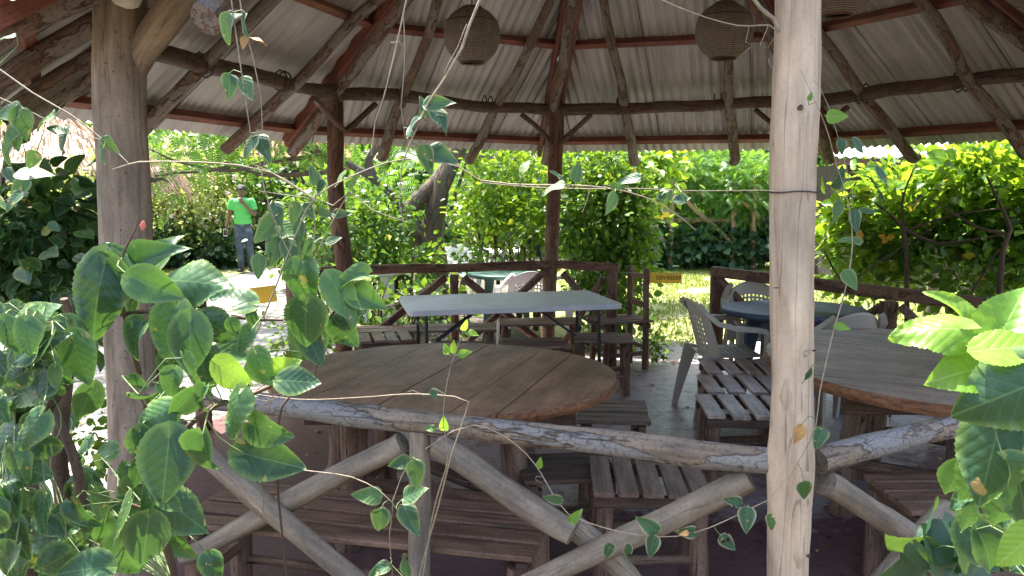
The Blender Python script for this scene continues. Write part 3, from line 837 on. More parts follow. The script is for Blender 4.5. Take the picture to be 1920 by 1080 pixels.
# back right rail, painted dark, squared
def sq_rail(p, q, w, t):
    x = MB(); x.board(p, q, w, t, warp=0.01, ch=0.008); return gpart(x, 'railing', M['brown_rail'], label='dark squared rail')
PR = [at(1338, 509, 6.75), at(1545, 528, 6.0), at(1770, 562, 5.05)]
rl = sq_rail(PR[0], PR[2] + (PR[2] - PR[0]) * 0.25, 0.07, 0.085)
x = MB(); x.board(Vector((PR[0].x + 0.03, 6.73, 0)), PR[0] + Vector((0.03, -0.02, -0.045)), 0.1, 0.1, up=(0, 1, 0), warp=0.01); x.build('rail_post', M['brown_rail'], rl)
x = MB(); pq = at(1667, 560, 5.5); x.board(Vector((pq.x, pq.y, 0)), pq + Vector((0, 0, -0.02)), 0.1, 0.08, up=(0, 1, 0), warp=0.01); x.build('rail_post', M['brown_rail'], rl)
for p, q in (((1352, 525, 6.7), (1460, 650, 6.3)), ((1650, 575, 5.55), (1500, 680, 6.05)), ((1690, 575, 5.42), (1790, 680, 5.1))):
    x = MB(); x.log([at(*p), at(*q)], 0.032, 12, 0.01, 0.07); x.build('rail_brace', M['brown_rail'], rl)
# left rail between the hidden post and the stub
rl = railing([at(262, 568, 4.8), at(385, 556, 5.2)], [0.035, 0.035],
        [(at(372, 560, 5.2).to_2d().to_3d(), at(370, 552, 5.2), 0.052)],
        [(at(355, 590, 5.18), at(280, 735, 4.85), 0.032), (at(290, 590, 4.9), at(425, 700, 5.15), 0.03)],
        'dark_log', 'dark_log', 'dark_log', 'dark stub rail by the path')
# cloth bundle on the post top
x = MB(); c = at(236, -4, 2.6)
x.log([c + Vector((-0.045, 0, 0.03)), c + Vector((-0.02, 0, 0.0)), c + Vector((0.02, -0.01, 0)), c + Vector((0.045, 0, 0.03))], [0.012, 0.026, 0.03, 0.014], 14, 0.01, 0.25, 0.012)
o = x.build('tied_cloth', M['cloth_white']); tag(o, 'pale bundle of cloth tied at the top of the thick left post', 'cloth')

# ------------------------------------------------------------------ lanterns
LG = 'woven lanterns hanging under the roof'
def lantern(px, py, Y, rpx, label):
    c = at(px, py, Y); r = rpx / 1500 * Y
    t = empty('basket_lantern', c + Vector((0, 0, -r * 0.9)))
    tag(t, label, 'lantern', LG)
    mb = MB(); prof = []
    for k in range(22):
        a = -1.16 + (k / 21) * (1.16 + math.pi / 2 - 0.05)
        rr = r * math.cos(a) ** (0.9 if a > 0 else 1.0); z = r * math.sin(a) * (1.02 if a < 0 else 0.95) + (0.06 * r if a > 1.2 else 0)
        prof.append((rr, z))
    for side in (0, 1):
        rings, lc = [], []
        S = 48
        vs_, lcs, fs = [], [], []
        for (rr, z) in prof:
            for k in range(S):
                a = 2 * math.pi * k / S
                q = rr * (1 + 0.012 * noise.noise(Vector((math.cos(a) * 3, math.sin(a) * 3, z * 30)))) - side * 0.006
                vs_.append((math.cos(a) * q, math.sin(a) * q, z + r * 0.9)); lcs.append((k / S * 2.2, 0, z))
        for i in range(len(prof) - 1):
            for k in range(S):
                a = i * S + k; b = i * S + (k + 1) % S
                fs.append((a, b, b + S, a + S) if not side else (a, a + S, b + S, b))
        mb.add(vs_, fs, lcs, True)
    mb.build('shade', M['rattan'], t)
    rim = MB(); r0 = prof[0][0]
    rim.log([(math.cos(k * math.pi / 12) * r0, math.sin(k * math.pi / 12) * r0, prof[0][1] + r * 0.9) for k in range(25)], 0.008, 8, nz=0.15, cap=False)
    rim.build('rim', M['dark_wood'], t); rim = MB()
    for rz_ in (0.45,):
        rr = r * math.cos(math.asin(rz_)) * 1.01
        rim.log([(math.cos(k * math.pi / 12) * rr, math.sin(k * math.pi / 12) * rr, rz_ * r + r * 0.9) for k in range(25)], 0.004, 6, nz=0.2, cap=False)
    rim.build('band', M['dark_wood'], t)
    roofz = ZE + SL * (3.4 - (c.to_2d() - C0.to_2d()).length) - 0.1
    cm = MB(); cm.log([(0, 0, 1.9 * r), (0.005, 0, roofz - t.location.z)], 0.004, 6, nz=0); cm.build('cord', M['cord'], t)
lantern(885, 66, 5.0, 52, 'round woven lantern left of the hip, partly behind the long pale vine')
lantern(1358, 58, 4.9, 52, 'round woven lantern just left of the pale peeled post')
lantern(1574, -34, 4.3, 62, 'woven lantern cut by the top edge, right of the pale post')
# ------------------------------------------------------------------ furniture
def rot2(x, y, a): return (x * math.cos(a) - y * math.sin(a), x * math.sin(a) + y * math.cos(a))
def plank_table(label, cx, cy, rx, ry, h, ang, seams, mt, leg_spec, thick=0.045):
    t = empty('round_table', (cx, cy, 0)); tag(t, label, 'table', 'large plank tables')
    mb = MB()
    ca, sa = math.cos(ang), math.sin(ang)
    def edge(v):       # ellipse chord at offset v across the grain
        K = []
        for k in range(721):
            a = k / 720 * 2 * math.pi; x = rx * math.cos(a); y = ry * math.sin(a)
            K.append((x * ca + y * sa, -x * sa + y * ca))
        return K
    K = edge(0)
    def chord(v):
        xs = [K[i][0] + (K[i + 1][0] - K[i][0]) * (v - K[i][1]) / (K[i + 1][1] - K[i][1]) for i in range(720) if (K[i][1] - v) * (K[i + 1][1] - v) < 0]
        return (min(xs), max(xs)) if xs else None
    vmin = min(k[1] for k in K) + 1e-3; vmax = max(k[1] for k in K) - 1e-3
    sv_ = [vmin] + seams + [vmax]
    for a, b in zip(sv_[:-1], sv_[1:]):
        g = 0.0022; a2, b2 = a + g, b - g; o = rng.random() * 40
        dz = rng.uniform(-0.0015, 0.0015)
        L, Rr = [], []
        m = 14
        for i in range(m + 1):
            v = a2 + (b2 - a2) * i / m
            c = chord(v)
            if c: L.append((c[0] * (1 + 0.004 * math.sin(v * 60)), v)); Rr.append((c[1] * (1 + 0.004 * math.sin(v * 50 + 2)), v))
        loop = Rr + L[::-1]
        def W(u, v, z): return (u * ca - v * sa, u * sa + v * ca, z)
        n = len(loop); bev = 0.007
        cu = sum(p[0] for p in loop) / n; cv = sum(p[1] for p in loop) / n
        def ins(p, d):
            return (p[0] - math.copysign(d, p[0] - cu), p[1])
        r0 = [W(*ins(p, bev), h + dz) for p in loop]; r1 = [W(*p, h - bev + dz) for p in loop]
        r2 = [W(*p, h - thick * 0.6) for p in loop]; r3 = [W(*ins(p, 0.012), h - thick) for p in loop]
        lcs = [(p[1] + o, o, p[0] + o) for p in loop]
        lce = [(p[1] * 1 + o, z, p[0] * 0.3 + o) for z in (0, 0.01, 0.03, 0.045) for p in loop]
        mb.add(r0, [tuple(range(n))], lcs)
        fs = [(k * n + i, k * n + n + i, k * n + n + (i + 1) % n, k * n + (i + 1) % n) for k in range(3) for i in range(n)]
        mb.add(r0 + r1 + r2 + r3, fs, lce, False, 1)
        mb.add(r3, [tuple(range(n))[::-1]], lcs, False, 1)
    me = mb.mesh('tabletop'); bm = bmesh.new(); bm.from_mesh(me); bmesh.ops.recalc_face_normals(bm, faces=bm.faces); bm.to_mesh(me); bm.free()
    link('tabletop', me, [mt, M['table_edge']], t)
    for (x0, y0, x1, y1, r) in leg_spec:
        l = MB(); l.log([(x0, y0, 0), ((x0 + x1) / 2 + 0.01, (y0 + y1) / 2, h * 0.5), (x1, y1, h - thick - 0.003)], [r, r * 0.93, r], 16, 0.02, 0.1); l.build('leg', M['leg'], t)
    for (yy, xx) in ((-0.34 * ry, 0.74 * rx), (0.34 * ry, 0.74 * rx)):
        a_ = MB(); a_.board((-xx, yy, h - thick - 0.062), (xx, yy, h - thick - 0.062), 0.05, 0.12, warp=0.01); a_.build('apron', M['dark_wood'], t)
    for (p, q) in ((0, 1), (2, 3), (0, 2), (1, 3)):
        a = leg_spec[p]; b = leg_spec[q]; z = 0.22 + 0.05 * ((p + q) % 2)
        s = MB(); s.log([(a[0], a[1], z), (b[0], b[1], z + 0.02)], 0.03, 12, 0.02, 0.1); s.build('stretcher', M['leg'], t)
    return t
def plank_angle(p, q, z): a = onz(*p, z); b = onz(*q, z); return math.atan2(b.y - a.y, b.x - a.x)
angA = plank_angle((930, 778), (1060, 673), 0.75)
cA = Vector((-0.31, 3.62, 0))
def off(p, ang, c): d = onz(*p, 0.75) - c; return -d.x * math.sin(ang) + d.y * math.cos(ang)
sA = sorted([off((995, 726), angA, cA), off((938, 709), angA, cA), off((720, 684), angA, cA), off((673, 660), angA, cA)])
sA = [s for i, s in enumerate(sA) if abs(s) < 0.7 and (i == 0 or s - sA[i - 1] > 0.06)]
mids = [(a + b) / 2 for a, b in zip(sA[:-1], sA[1:]) if b - a > 0.42]
sA = sorted(sA + mids)
plank_table('long oval brown plank table just behind the front rail, centre left', cA.x, cA.y, 0.79, 0.72, 0.75, angA, sA, M['table_plank'],
            [(-0.55, 0.05, -0.5, 0.05, 0.055), (-0.42, -0.2, -0.38, -0.22, 0.062), (0.32, -0.28, 0.3, -0.25, 0.06), (-0.35, 0.32, -0.32, 0.3, 0.06), (0.38, 0.3, 0.34, 0.28, 0.06)])
angB = plank_angle((1530, 672), (1750, 694), 0.75)
cB = Vector((2.12, 3.88, 0))
sB = sorted([off((1600, 645), angB, cB), off((1640, 684), angB, cB), off((1640, 684), angB, cB) - 0.36])
plank_table('greyish plank table right of the pale post, with an orange live edge', cB.x, cB.y, 0.82, 0.92, 0.75, angB, sB, M['table_grey'],
            [(-0.5, -0.1, -0.42, -0.08, 0.055), (-0.1, -0.45, -0.1, -0.4, 0.075), (-0.15, 0.42, -0.1, 0.35, 0.06), (0.4, 0.05, 0.35, 0.05, 0.07)], 0.055)

SG = 'low slatted wooden stools'
def stool(label, cx, cy, rz=0.0, w=0.42, d=0.36, h=0.44, ns=5, along='d', ms='slat', group=SG, legr=0.03, name='slatted_stool', cat='stool', gap=0.016, back=None, tilt=0):
    t = empty(name, (cx, cy, 0), rz); tag(t, label, cat, group)
    if name == 'slatted_bench' and 'thick boards' in label:
        ap = MB(); ap.board((-w / 2 + 0.03, -d / 2 + 0.012, h - 0.085), (w / 2 - 0.03, -d / 2 + 0.012, h - 0.085), 0.022, 0.115, warp=0.004); ap.build('apron_board', M['table_edge' if 'thick boards' in label else 'bench_brown'], t)
    fz = h - 0.026
    for sg_ in (-1, 1):
        fr_ = MB()
        if along == 'd': fr_.board((-w / 2 + 0.002, sg_ * (d / 2 - 0.035), fz - 0.024), (w / 2 - 0.002, sg_ * (d / 2 - 0.035), fz - 0.024), 0.035, 0.045, warp=0.004)
        else: fr_.board((sg_ * (w / 2 - 0.035), -d / 2 + 0.004, fz - 0.024), (sg_ * (w / 2 - 0.035), d / 2 - 0.004, fz - 0.024), 0.035, 0.045, warp=0.004)
        fr_.build('seat_rail', M['dark_wood'], t)
    span = w if along == 'd' else d
    sw = (span - gap * (ns - 1)) / ns
    for k in range(ns):
        c = -span / 2 + sw / 2 + k * (sw + gap) + rng.uniform(-0.003, 0.003); e = rng.uniform(0, 0.01)
        s = MB(); zz = h - 0.011 + rng.uniform(-0.0015, 0.0015)
        if along == 'd': s.board((c + rng.uniform(-.003, .003), -d / 2 - e, zz), (c, d / 2 + e, zz), sw, 0.02, warp=0.004)
        else: s.board((-w / 2 - e, c, zz), (w / 2 + e, c + rng.uniform(-.003, .003), zz), sw, 0.02, warp=0.004)
        s.build('slat', M[ms], t)
    for sx_ in (-1, 1):
        for sy_ in (-1, 1):
            l = MB(); x = sx_ * (w / 2 - 0.05); y = sy_ * (d / 2 - 0.05)
            top_ = fz - 0.03
            if back and sx_ == 1: top_ = back
            l.log([(x + sx_ * 0.012, y, 0), (x, y, top_)], [legr * 1.05, legr], 12, 0.01, 0.1); l.build('leg', M['leg'], t)
    for sy_ in (-1, 1):
        s = MB(); y = sy_ * (d / 2 - 0.05); s.log([(-w / 2 + 0.04, y, 0.14), (w / 2 - 0.04, y, 0.15)], 0.018, 10, 0.01, 0.1); s.build('stretcher', M['leg'], t)
    for sx_ in (-1, 1):
        s = MB(); x = sx_ * (w / 2 - 0.05); s.log([(x, -d / 2 + 0.04, 0.2), (x, d / 2 - 0.04, 0.2)], 0.018, 10, 0.01, 0.1); s.build('stretcher', M['leg'], t)
    if back:
        for z in (h + 0.13, back - 0.07):
            s = MB(); s.board((w / 2 - 0.05, -d / 2 + 0.04, z), (w / 2 - 0.05, d / 2 - 0.04, z), 0.025, 0.045, warp=0.006); s.build('back_rung', M['leg'], t)
    return t
def st(px, py, label, h=0.44, **k):
    p = onz(px, py, h); return stool(label, p.x, p.y, h=h, **k)
st(1130, 631, 'dark slatted stool in front of the white folding table, nearest its right end', w=0.44, d=0.36, along='w', ns=4, rz=-0.05)
st(1000, 641, 'slatted stool between two others in front of the white folding table', w=0.46, d=0.36, along='w', ns=4, rz=0.05)
st(862, 647, 'slatted stool half hidden by the far edge of the round brown table', w=0.46, d=0.36, along='w', ns=4, rz=-0.12)
st(722, 630, 'slatted stool with wide worn slats at the left end of the white table', w=0.4, d=0.36, along='d', ns=4, rz=0.25)
st(1215, 888, 'slatted stool right behind the front rail, left of the pale post', w=0.46, d=0.42, along='d', ns=5, rz=-0.06, ms='slat', legr=0.034)
st(1062, 872, 'low stool under the right side of the brown table', w=0.4, d=0.34, along='w', ns=4, rz=0.1, h=0.4, ms='dark_wood')
st(1148, 768, 'stool showing only its slatted corner at the right end of the brown table', w=0.36, d=0.42, along='w', ns=5, rz=-0.1)
for (py, lab) in ((759, 'grey slatted stool nearest of the row of three left of the pale post'), (718, 'grey slatted stool, middle one of the row of three left of the pale post'), (686, 'grey slatted stool, farthest of the row of three by the plastic armchair')):
    st({759: 1396, 718: 1390, 686: 1386}[py], py, lab, w=0.46, d=0.43, along='d', ns=4, gap=0.032, ms='slat_grey', rz=-0.07, group='row of grey slatted stools')
BG = 'slatted benches of the pavilion'
p = onz(745, 965, 0.44)
stool('long slatted wooden bench close behind the front rail, lower left', -0.52, 2.74, -0.22, w=1.28, d=0.4, h=0.44, ns=4, along='w', ms='bench_brown', group=BG, legr=0.04, name='slatted_bench', cat='bench', gap=0.02)
stool('slatted bench with thick boards under the right table, behind the right rail', 1.9, 3.02, 0.02, w=0.86, d=0.4, h=0.42, ns=4, along='w', ms='bench_brown', group=BG, legr=0.045, name='slatted_bench', cat='bench', gap=0.014)
stool('long slatted bench behind the white folding table, left part', -0.72, 6.62, 0.13, w=1.15, d=0.34, ns=4, along='w', group=BG, name='slatted_bench', cat='bench')
stool('shorter slatted bench behind the white folding table, by the back post', 0.25, 6.9, 0.1, w=0.7, d=0.34, ns=4, along='w', group=BG, name='slatted_bench', cat='bench', h=0.45)
# ladder-back chair, back to the right
p = onz(1150, 596, 0.45)
stool('dark wooden chair with an open ladder back at the right of the white table', p.x + 0.05, p.y, 0.32, w=0.46, d=0.4, h=0.45, ns=5, along='w', group=None, name='ladder_back_chair', cat='chair', back=0.9, legr=0.027)

# white folding table
t = empty('folding_table', (-0.04, 6.14, 0), R(13)); tag(t, 'long white plastic folding table on thin black legs', 'table')
W_, D_ = 1.6, 0.84
mb = MB(); rc = 0.05; rings = []
for (z, i_) in ((0.698, 0.012), (0.702, 0.002), (0.732, 0.0), (0.7385, 0.004), (0.74, 0.012)):
    ring = []
    for (qx, qy, a0) in ((1, 1, 0), (-1, 1, 90), (-1, -1, 180), (1, -1, 270)):
        for k in range(7):
            a = R(a0 + 15 * k); r_ = rc
            ring.append(((W_ / 2 - rc - i_) * qx + r_ * math.cos(a), (D_ / 2 - rc - i_) * qy + r_ * math.sin(a), z))
    rings.append(ring)
mb.sweep(rings, smooth=False)
mb.build('tabletop', M['white_plastic'], t)
for sx_ in (-1, 1):
    for sy_ in (-1, 1):
        l = MB(); l.log([(sx_ * 0.66, sy_ * 0.3, 0), (sx_ * 0.66, sy_ * 0.27, 0.69)], 0.0135, 10, nz=0); l.build('leg', M['steel_dark'], t)
    for z_ in (0.17, 0.55):
        c = MB(); c.log([(sx_ * 0.66, -0.29, z_), (sx_ * 0.66, 0.29, z_)], 0.011, 8, nz=0); c.build('crossbar', M['steel_dark'], t)
    for yy in (-0.03, 0.03):
        b_ = MB(); b_.log([(sx_ * 0.66, yy, 0.36), (sx_ * 0.2, yy, 0.69)], 0.009, 8, nz=0); b_.build('strut', M['steel_dark'], t)

# plastic armchair
def grid_panel(S, nu, nv, hole):
    vs_ = [S(-1 + 2 * i / nu, j / nv) for j in range(nv + 1) for i in range(nu + 1)]
    fs = [(j * (nu + 1) + i, j * (nu + 1) + i + 1, (j + 1) * (nu + 1) + i + 1, (j + 1) * (nu + 1) + i) for j in range(nv) for i in range(nu) if not hole(i, j)]
    return vs_, fs
def armchair(name, label, m, group, loc, rz):
    t = empty(name, loc, rz); tag(t, label, 'chair', group)
    def sol(o, th):
        s = o.modifiers.new('solid', 'SOLIDIFY'); s.thickness = th; s.offset = 0
    def SB(u, v):
        wv_ = 0.215 * (1 - 0.28 * max(0, v - 0.55) ** 1.5 * 2.2)
        return (-0.185 - 0.11 * v + 0.075 * u * u, u * wv_, 0.43 + 0.40 * v * (1 - 0.16 * u * u))
    mb = MB(); vs_, fs = grid_panel(SB, 26, 22, lambda i, j: 4 <= i <= 21 and 3 <= j <= 15 and i % 2 == 1 and j % 2 == 1)
    mb.add(vs_, fs, None, True); o = mb.build('backrest', m, t); sol(o, 0.006)
    def SS(u, v):
        x = -0.2 + 0.44 * v
        return (x, u * (0.21 + 0.02 * v), 0.415 + 0.02 * u * u + 0.03 * (v - 0.45) ** 2 - 0.035 * max(0, v - 0.85) * 4 * (v - 0.85) * 4 + 0.005)
    mb = MB(); vs_, fs = grid_panel(SS, 26, 24, lambda i, j: 4 <= i <= 21 and 3 <= j <= 18 and i % 2 == 1 and j % 2 == 1)
    mb.add(vs_, fs, None, True); o = mb.build('seat', m, t); sol(o, 0.006)
    def band(pts, w0, th, axis):
        rings = []
        n = len(pts)
        for i, (p, w) in enumerate(zip(pts, w0)):
            a = Vector(pts[min(i + 1, n - 1)]) - Vector(pts[max(i - 1, 0)]); a.normalize()
            ax = Vector(axis); ax = (ax - a * ax.dot(a)).normalized(); b = a.cross(ax)
            p = Vector(p)
            rings.append([p + ax * w / 2 + b * th / 2, p - ax * w / 2 + b * th / 2, p - ax * w / 2 - b * th / 2, p + ax * w / 2 - b * th / 2])
        return rings
    for s in (-1, 1):
        a_ = MB(); pts = [(-0.27, s * 0.17, 0.80), (-0.23, s * 0.215, 0.745), (-0.15, s * 0.245, 0.68), (-0.03, s * 0.262, 0.648), (0.1, s * 0.265, 0.64), (0.165, s * 0.262, 0.63), (0.195, s * 0.258, 0.59), (0.2, s * 0.25, 0.5), (0.2, s * 0.24, 0.42)]
        a_.sweep(band(pts, [0.04, 0.05, 0.06, 0.06, 0.065, 0.065, 0.065, 0.07, 0.09], 0.032, (0, 1, 0)), smooth=False); a_.build('armrest', m, t)
        l = MB(); l.sweep(band([(0.2, s * 0.24, 0.43), (0.215, s * 0.245, 0.2), (0.23, s * 0.25, 0)], [0.1, 0.065, 0.04], 0.022, (1, 0, 0)), smooth=False); l.build('leg', m, t)
        l = MB(); l.sweep(band([(-0.19, s * 0.2, 0.46), (-0.25, s * 0.23, 0.2), (-0.29, s * 0.245, 0)], [0.1, 0.065, 0.04], 0.022, (1, 0, 0)), smooth=False); l.build('leg', m, t)
        k = MB(); k.sweep(band([(-0.2, s * 0.212, 0.415), (0.0, s * 0.225, 0.40), (0.2, s * 0.238, 0.415)], [0.05, 0.03, 0.05], 0.008, (0, 0, 1)), smooth=False); k.build('apron', m, t)
    return t
PG = 'beige plastic armchairs round the navy table'
armchair('plastic_armchair', 'beige plastic armchair seen from the side, left of the navy table', M['beige_plastic'], PG, (1.53, 5.62, 0), R(6))
armchair('plastic_armchair', 'beige plastic armchair behind the navy table, only its rounded back showing', M['beige_plastic'], PG, (1.98, 6.35, 0), R(-95))
armchair('plastic_armchair', 'beige plastic armchair with its back to the grey plank table, right of the pale post', M['beige_plastic'], PG, (2.1, 5.2, 0), R(105))
def plastic_table(name, label, m, group, x, y, rx, ry, h, rz=0):
    t = empty(name, (x, y, 0), rz); tag(t, label, 'table', group)
    mb = MB(); rings = []
    for (f, z) in ((0.86, h - 0.03), (0.97, h - 0.045), (1.0, h - 0.035), (1.0, h - 0.012), (0.985, h - 0.003), (0.95, h), (0.93, h - 0.003), (0.3, h - 0.003)):
        rings.append([(rx * f * math.cos(a), ry * f * math.sin(a), z) for a in [k * math.pi / 24 for k in range(48)]])
    mb.sweep(rings); mb.build('tabletop', m, t)
    for k in range(4):
        a = R(45 + 90 * k); l = MB()
        c, s = math.cos(a), math.sin(a)
        rings = []
        for (z, q, w) in ((0, 0.78, 0.025), (h * 0.5, 0.68, 0.035), (h - 0.04, 0.6, 0.05)):
            cx_, cy_ = rx * q * c, ry * q * s
            rings.append([(cx_ - w, cy_ - w, z), (cx_ + w, cy_ - w, z), (cx_ + w, cy_ + w, z), (cx_ - w, cy_ + w, z)])
        l.sweep(rings, smooth=False); l.build('leg', m, t)
    return t
pt = onz(1487, 577, 0.73)
plastic_table('plastic_table', 'round navy plastic table behind the pale post', M['navy_plastic'], None, pt.x, pt.y, 0.52, 0.44, 0.73)
plastic_table('plastic_table', 'round dark green plastic table outside, seen through the back rail', M['green_plastic'], None, at(950, 510, 8.55).x, 8.55, 0.42, 0.4, 0.70)
plastic_table('plastic_table', 'pale plastic table outside at the left, under the tree', M['pure_white'], None, at(700, 510, 8.8).x, 8.8, 0.36, 0.34, 0.70)
WG = 'white plastic armchairs out on the lawn'
armchair('garden_chair', 'white plastic armchair beside the green table, seen through the back rail', M['pure_white'], WG, (at(985, 520, 8.0).x, 8.05, -0.04), R(100))
armchair('garden_chair', 'white plastic armchair right of the back centre post', M['pure_white'], WG, (at(1085, 520, 8.6).x, 8.7, -0.04), R(200))
armchair('garden_chair', 'white plastic armchair farther out, above the rail between tree and post', M['pure_white'], WG, (at(872, 470, 11.2).x, 11.2, -0.04), R(-60))
armchair('garden_chair', 'white plastic armchair by the tree, left of the back rail', M['pure_white'], WG, (at(672, 480, 9.4).x, 9.5, -0.04), R(-20))
pc = plastic_table('plastic_table', 'white plastic table far out behind the back shrub', M['pure_white'], None, at(930, 470, 11.6).x, 11.7, 0.5, 0.42, 0.70)
cl = MB(); c = at(1003, 452, 9.6)
for k in range(3): cl.log([c + Vector((-0.06 + k * 0.05, 0, 0.13)), c + Vector((-0.05 + k * 0.05, 0.01, 0)), c + Vector((-0.055 + k * 0.06, 0, -0.14))], [0.03, 0.045, 0.03], 10, 0.02, 0.25, 0.02)
tag(cl.build('hanging_cloth', M['blue_cloth']), 'bright blue cloth hanging in the shrub left of the back centre post', 'cloth')

# signs on strings
def text_mesh(body, size, m, parent, loc, rot):
    cu = bpy.data.curves.new('lettering', 'FONT'); cu.body = body; cu.size = size; cu.align_x = 'CENTER'; cu.align_y = 'CENTER'; cu.extrude = 0.0008; cu.offset = 0.0008
    o = bpy.data.objects.new('lettering', cu); col.objects.link(o)
    dg = bpy.context.evaluated_depsgraph_get(); me = bpy.data.meshes.new_from_object(o.evaluated_get(dg))
    bpy.data.objects.remove(o); me.name = 'lettering'
    o = link('lettering', me, m, parent); o.location = loc; o.rotation_euler = rot
    return o
def sign(label, px, py, Y, w, h, tilt, text, back):
    c = at(px, py, Y); t = empty('hanging_sign', c, 0); t.rotation_euler = (0, tilt, 0.0)
    tag(t, label, 'sign', 'yellow signs on strings')
    mb = MB(); mb.board((-w / 2, 0, 0), (w / 2, 0, 0), 0.006, h, ch=0.002); mb.build('board', M['sign_yellow'], t)
    if text: text_mesh(text, h * 0.62, M['sign_ink'], t, (0, -0.0042, 0), (R(90), 0, math.pi) if back else (R(90), 0, 0))
    return c
p = at(1247, 521, 6.95)
sign('yellow RESERVED sign seen mirrored from behind, on a string across the right entrance', 1247, 521, 6.95, 0.29, 0.092, R(0.5), None, False)
lt = bpy.data.objects[-1] if False else None
# mirrored word, as the photograph shows it through the thin board
sg = [o for o in col.objects if o.name.startswith('hanging_sign')][0]
tx = text_mesh('RESERVED', 0.05, M['sign_ink'], sg, (0.03, -0.0045, 0), (R(90), 0, 0)); tx.scale = (-1.0, 1, 1)
sign('small blank yellow sign hanging askew on a string over the sandy path', 491, 553, 5.9, 0.215, 0.125, R(-7), None, False)
def string(label, pts, r, name='string'):
    mb = MB(); mb.log(pts, r, 6, nz=0, step=0.1); tag(mb.build(name, M['string']), label, 'string')
string('thin string holding the RESERVED sign between the two back rails', [at(1158, 510, 7.08), at(1214, 513, 6.96), at(1280, 513, 6.93), at(1338, 511, 6.78), ], 0.0022)
string('thin string holding the blank sign between the two rail stubs', [at(375, 560, 5.17), at(464, 545, 5.87), at(517, 537, 5.91), at(545, 530, 6.34)], 0.0022)
string('pale frayed string looped round the left end post of the back rail', [at(552, 520, 6.31), at(546, 545, 6.31), at(556, 565, 6.31), at(552, 590, 6.31), at(543, 607, 6.33)], 0.003)
string('thin string dangling from the end post of the right back rail', [at(1336, 513, 6.69), at(1324, 535, 6.69), at(1326, 560, 6.69)], 0.0018)

# ------------------------------------------------------------------ person
def remeshed(mb, name, m, parent, voxel, smooth=4):
    me = mb.mesh(name); o = bpy.data.objects.new(name, me); col.objects.link(o)
    r = o.modifiers.new('r', 'REMESH'); r.mode = 'VOXEL'; r.voxel_size = voxel; r.use_smooth_shade = True
    s = o.modifiers.new('s', 'SMOOTH'); s.iterations = smooth; s.factor = 0.5
    dg = bpy.context.evaluated_depsgraph_get(); dg.update()
    me2 = bpy.data.meshes.new_from_object(o.evaluated_get(dg)); bpy.data.objects.remove(o)
    me2.name = name; me2.materials.clear()
    return link(name, me2, m, parent)
def ell(mb, c, r, n=14):
    vs_, fs = [], []
    for i in range(n + 1):
        a = math.pi * i / n
        for k in range(2 * n):
            b = math.pi * k / n
            vs_.append((c[0] + r[0] * math.sin(a) * math.cos(b), c[1] + r[1] * math.sin(a) * math.sin(b), c[2] + r[2] * math.cos(a)))
    for i in range(n):
        for k in range(2 * n):
            a = i * 2 * n + k; b = i * 2 * n + (k + 1) % (2 * n)
            fs.append((a, a + 2 * n, b + 2 * n, b))
    mb.add(vs_, fs)
pf = onz(459, 509, -0.045)
pr = empty('person', (pf.x, pf.y, -0.045), R(8))
tag(pr, 'person in bright green T-shirt, jeans and dark cap walking on the path', 'person')
def tube(mb, pts, rr, s=12): mb.log(pts, rr, s, nz=0, step=0.03)
b = MB()
LH, RH = (0.10, 0.0, 0.90), (-0.09, 0.0, 0.90)
lk, la = (0.115, -0.03, 0.49), (0.11, 0.10, 0.075)
rk, ra = (-0.06, -0.09, 0.49), (-0.05, -0.06, 0.065)
tube(b, [LH, lk, la], [0.08, 0.055, 0.04]); tube(b, [RH, rk, ra], [0.08, 0.055, 0.04])
tube(b, [la, (0.115, 0.03, 0.035), (0.12, -0.05, 0.03)], [0.04, 0.038, 0.028]); tube(b, [ra, (-0.055, -0.14, 0.035), (-0.06, -0.22, 0.03)], [0.04, 0.038, 0.028])
ell(b, (0, 0, 0.98), (0.15, 0.1, 0.16)); ell(b, (0, 0, 1.2), (0.15, 0.1, 0.2)); ell(b, (0, 0.0, 1.33), (0.18, 0.1, 0.13))
tube(b, [(0, 0.01, 1.38), (0, 0.0, 1.5)], [0.065, 0.055])
ell(b, (0, -0.01, 1.585), (0.072, 0.09, 0.105)); ell(b, (0, -0.045, 1.535), (0.045, 0.05, 0.045))
ell(b, (0, -0.1, 1.575), (0.013, 0.018, 0.022), 8); ell(b, (0.073, 0, 1.58), (0.012, 0.02, 0.03), 8); ell(b, (-0.073, 0, 1.58), (0.012, 0.02, 0.03), 8)
ell(b, (0, -0.092, 1.535), (0.024, 0.01, 0.008), 8)
rs_, re_, rw = (-0.185, 0, 1.385), (-0.245, 0.0, 1.12), (-0.3, -0.06, 0.88)
ls_, le_, lw = (0.185, 0, 1.385), (0.235, -0.04, 1.13), (0.07, -0.2, 1.34)
tube(b, [rs_, re_, rw], [0.052, 0.04, 0.027]); tube(b, [ls_, le_, lw], [0.052, 0.04, 0.027])
def hand(mb, w, d, side, n, curl):
    w = Vector(w); d = Vector(d).normalized(); side = Vector(side).normalized(); n = Vector(n).normalized()
    for k in range(4):
        o_ = side * (-0.028 + 0.0185 * k); L = (0.064, 0.075, 0.07, 0.055)[k]
        base = w + d * 0.085 + o_
        tube(mb, [w + d * 0.01 + o_ * 0.5, base], [0.016, 0.0115], 8)
        p1 = base + d * L * 0.5 + n * curl * 0.01; p2 = p1 + d * L * 0.25 + n * curl * 0.03; p3 = p2 + n * curl * 0.022 - d * curl * 0.012
        tube(mb, [base, p1, p2, p3], [0.0098, 0.009, 0.0082, 0.0072], 8)
    tube(mb, [w + d * 0.025 - side * 0.02, w + d * 0.055 - side * 0.05 + n * 0.012, w + d * 0.085 - side * 0.05 + n * 0.03], [0.014, 0.011, 0.009], 8)
hand(b, rw, (-0.12, -0.1, -1), (0, -1, 0), (1, 0, 0), 0.6)
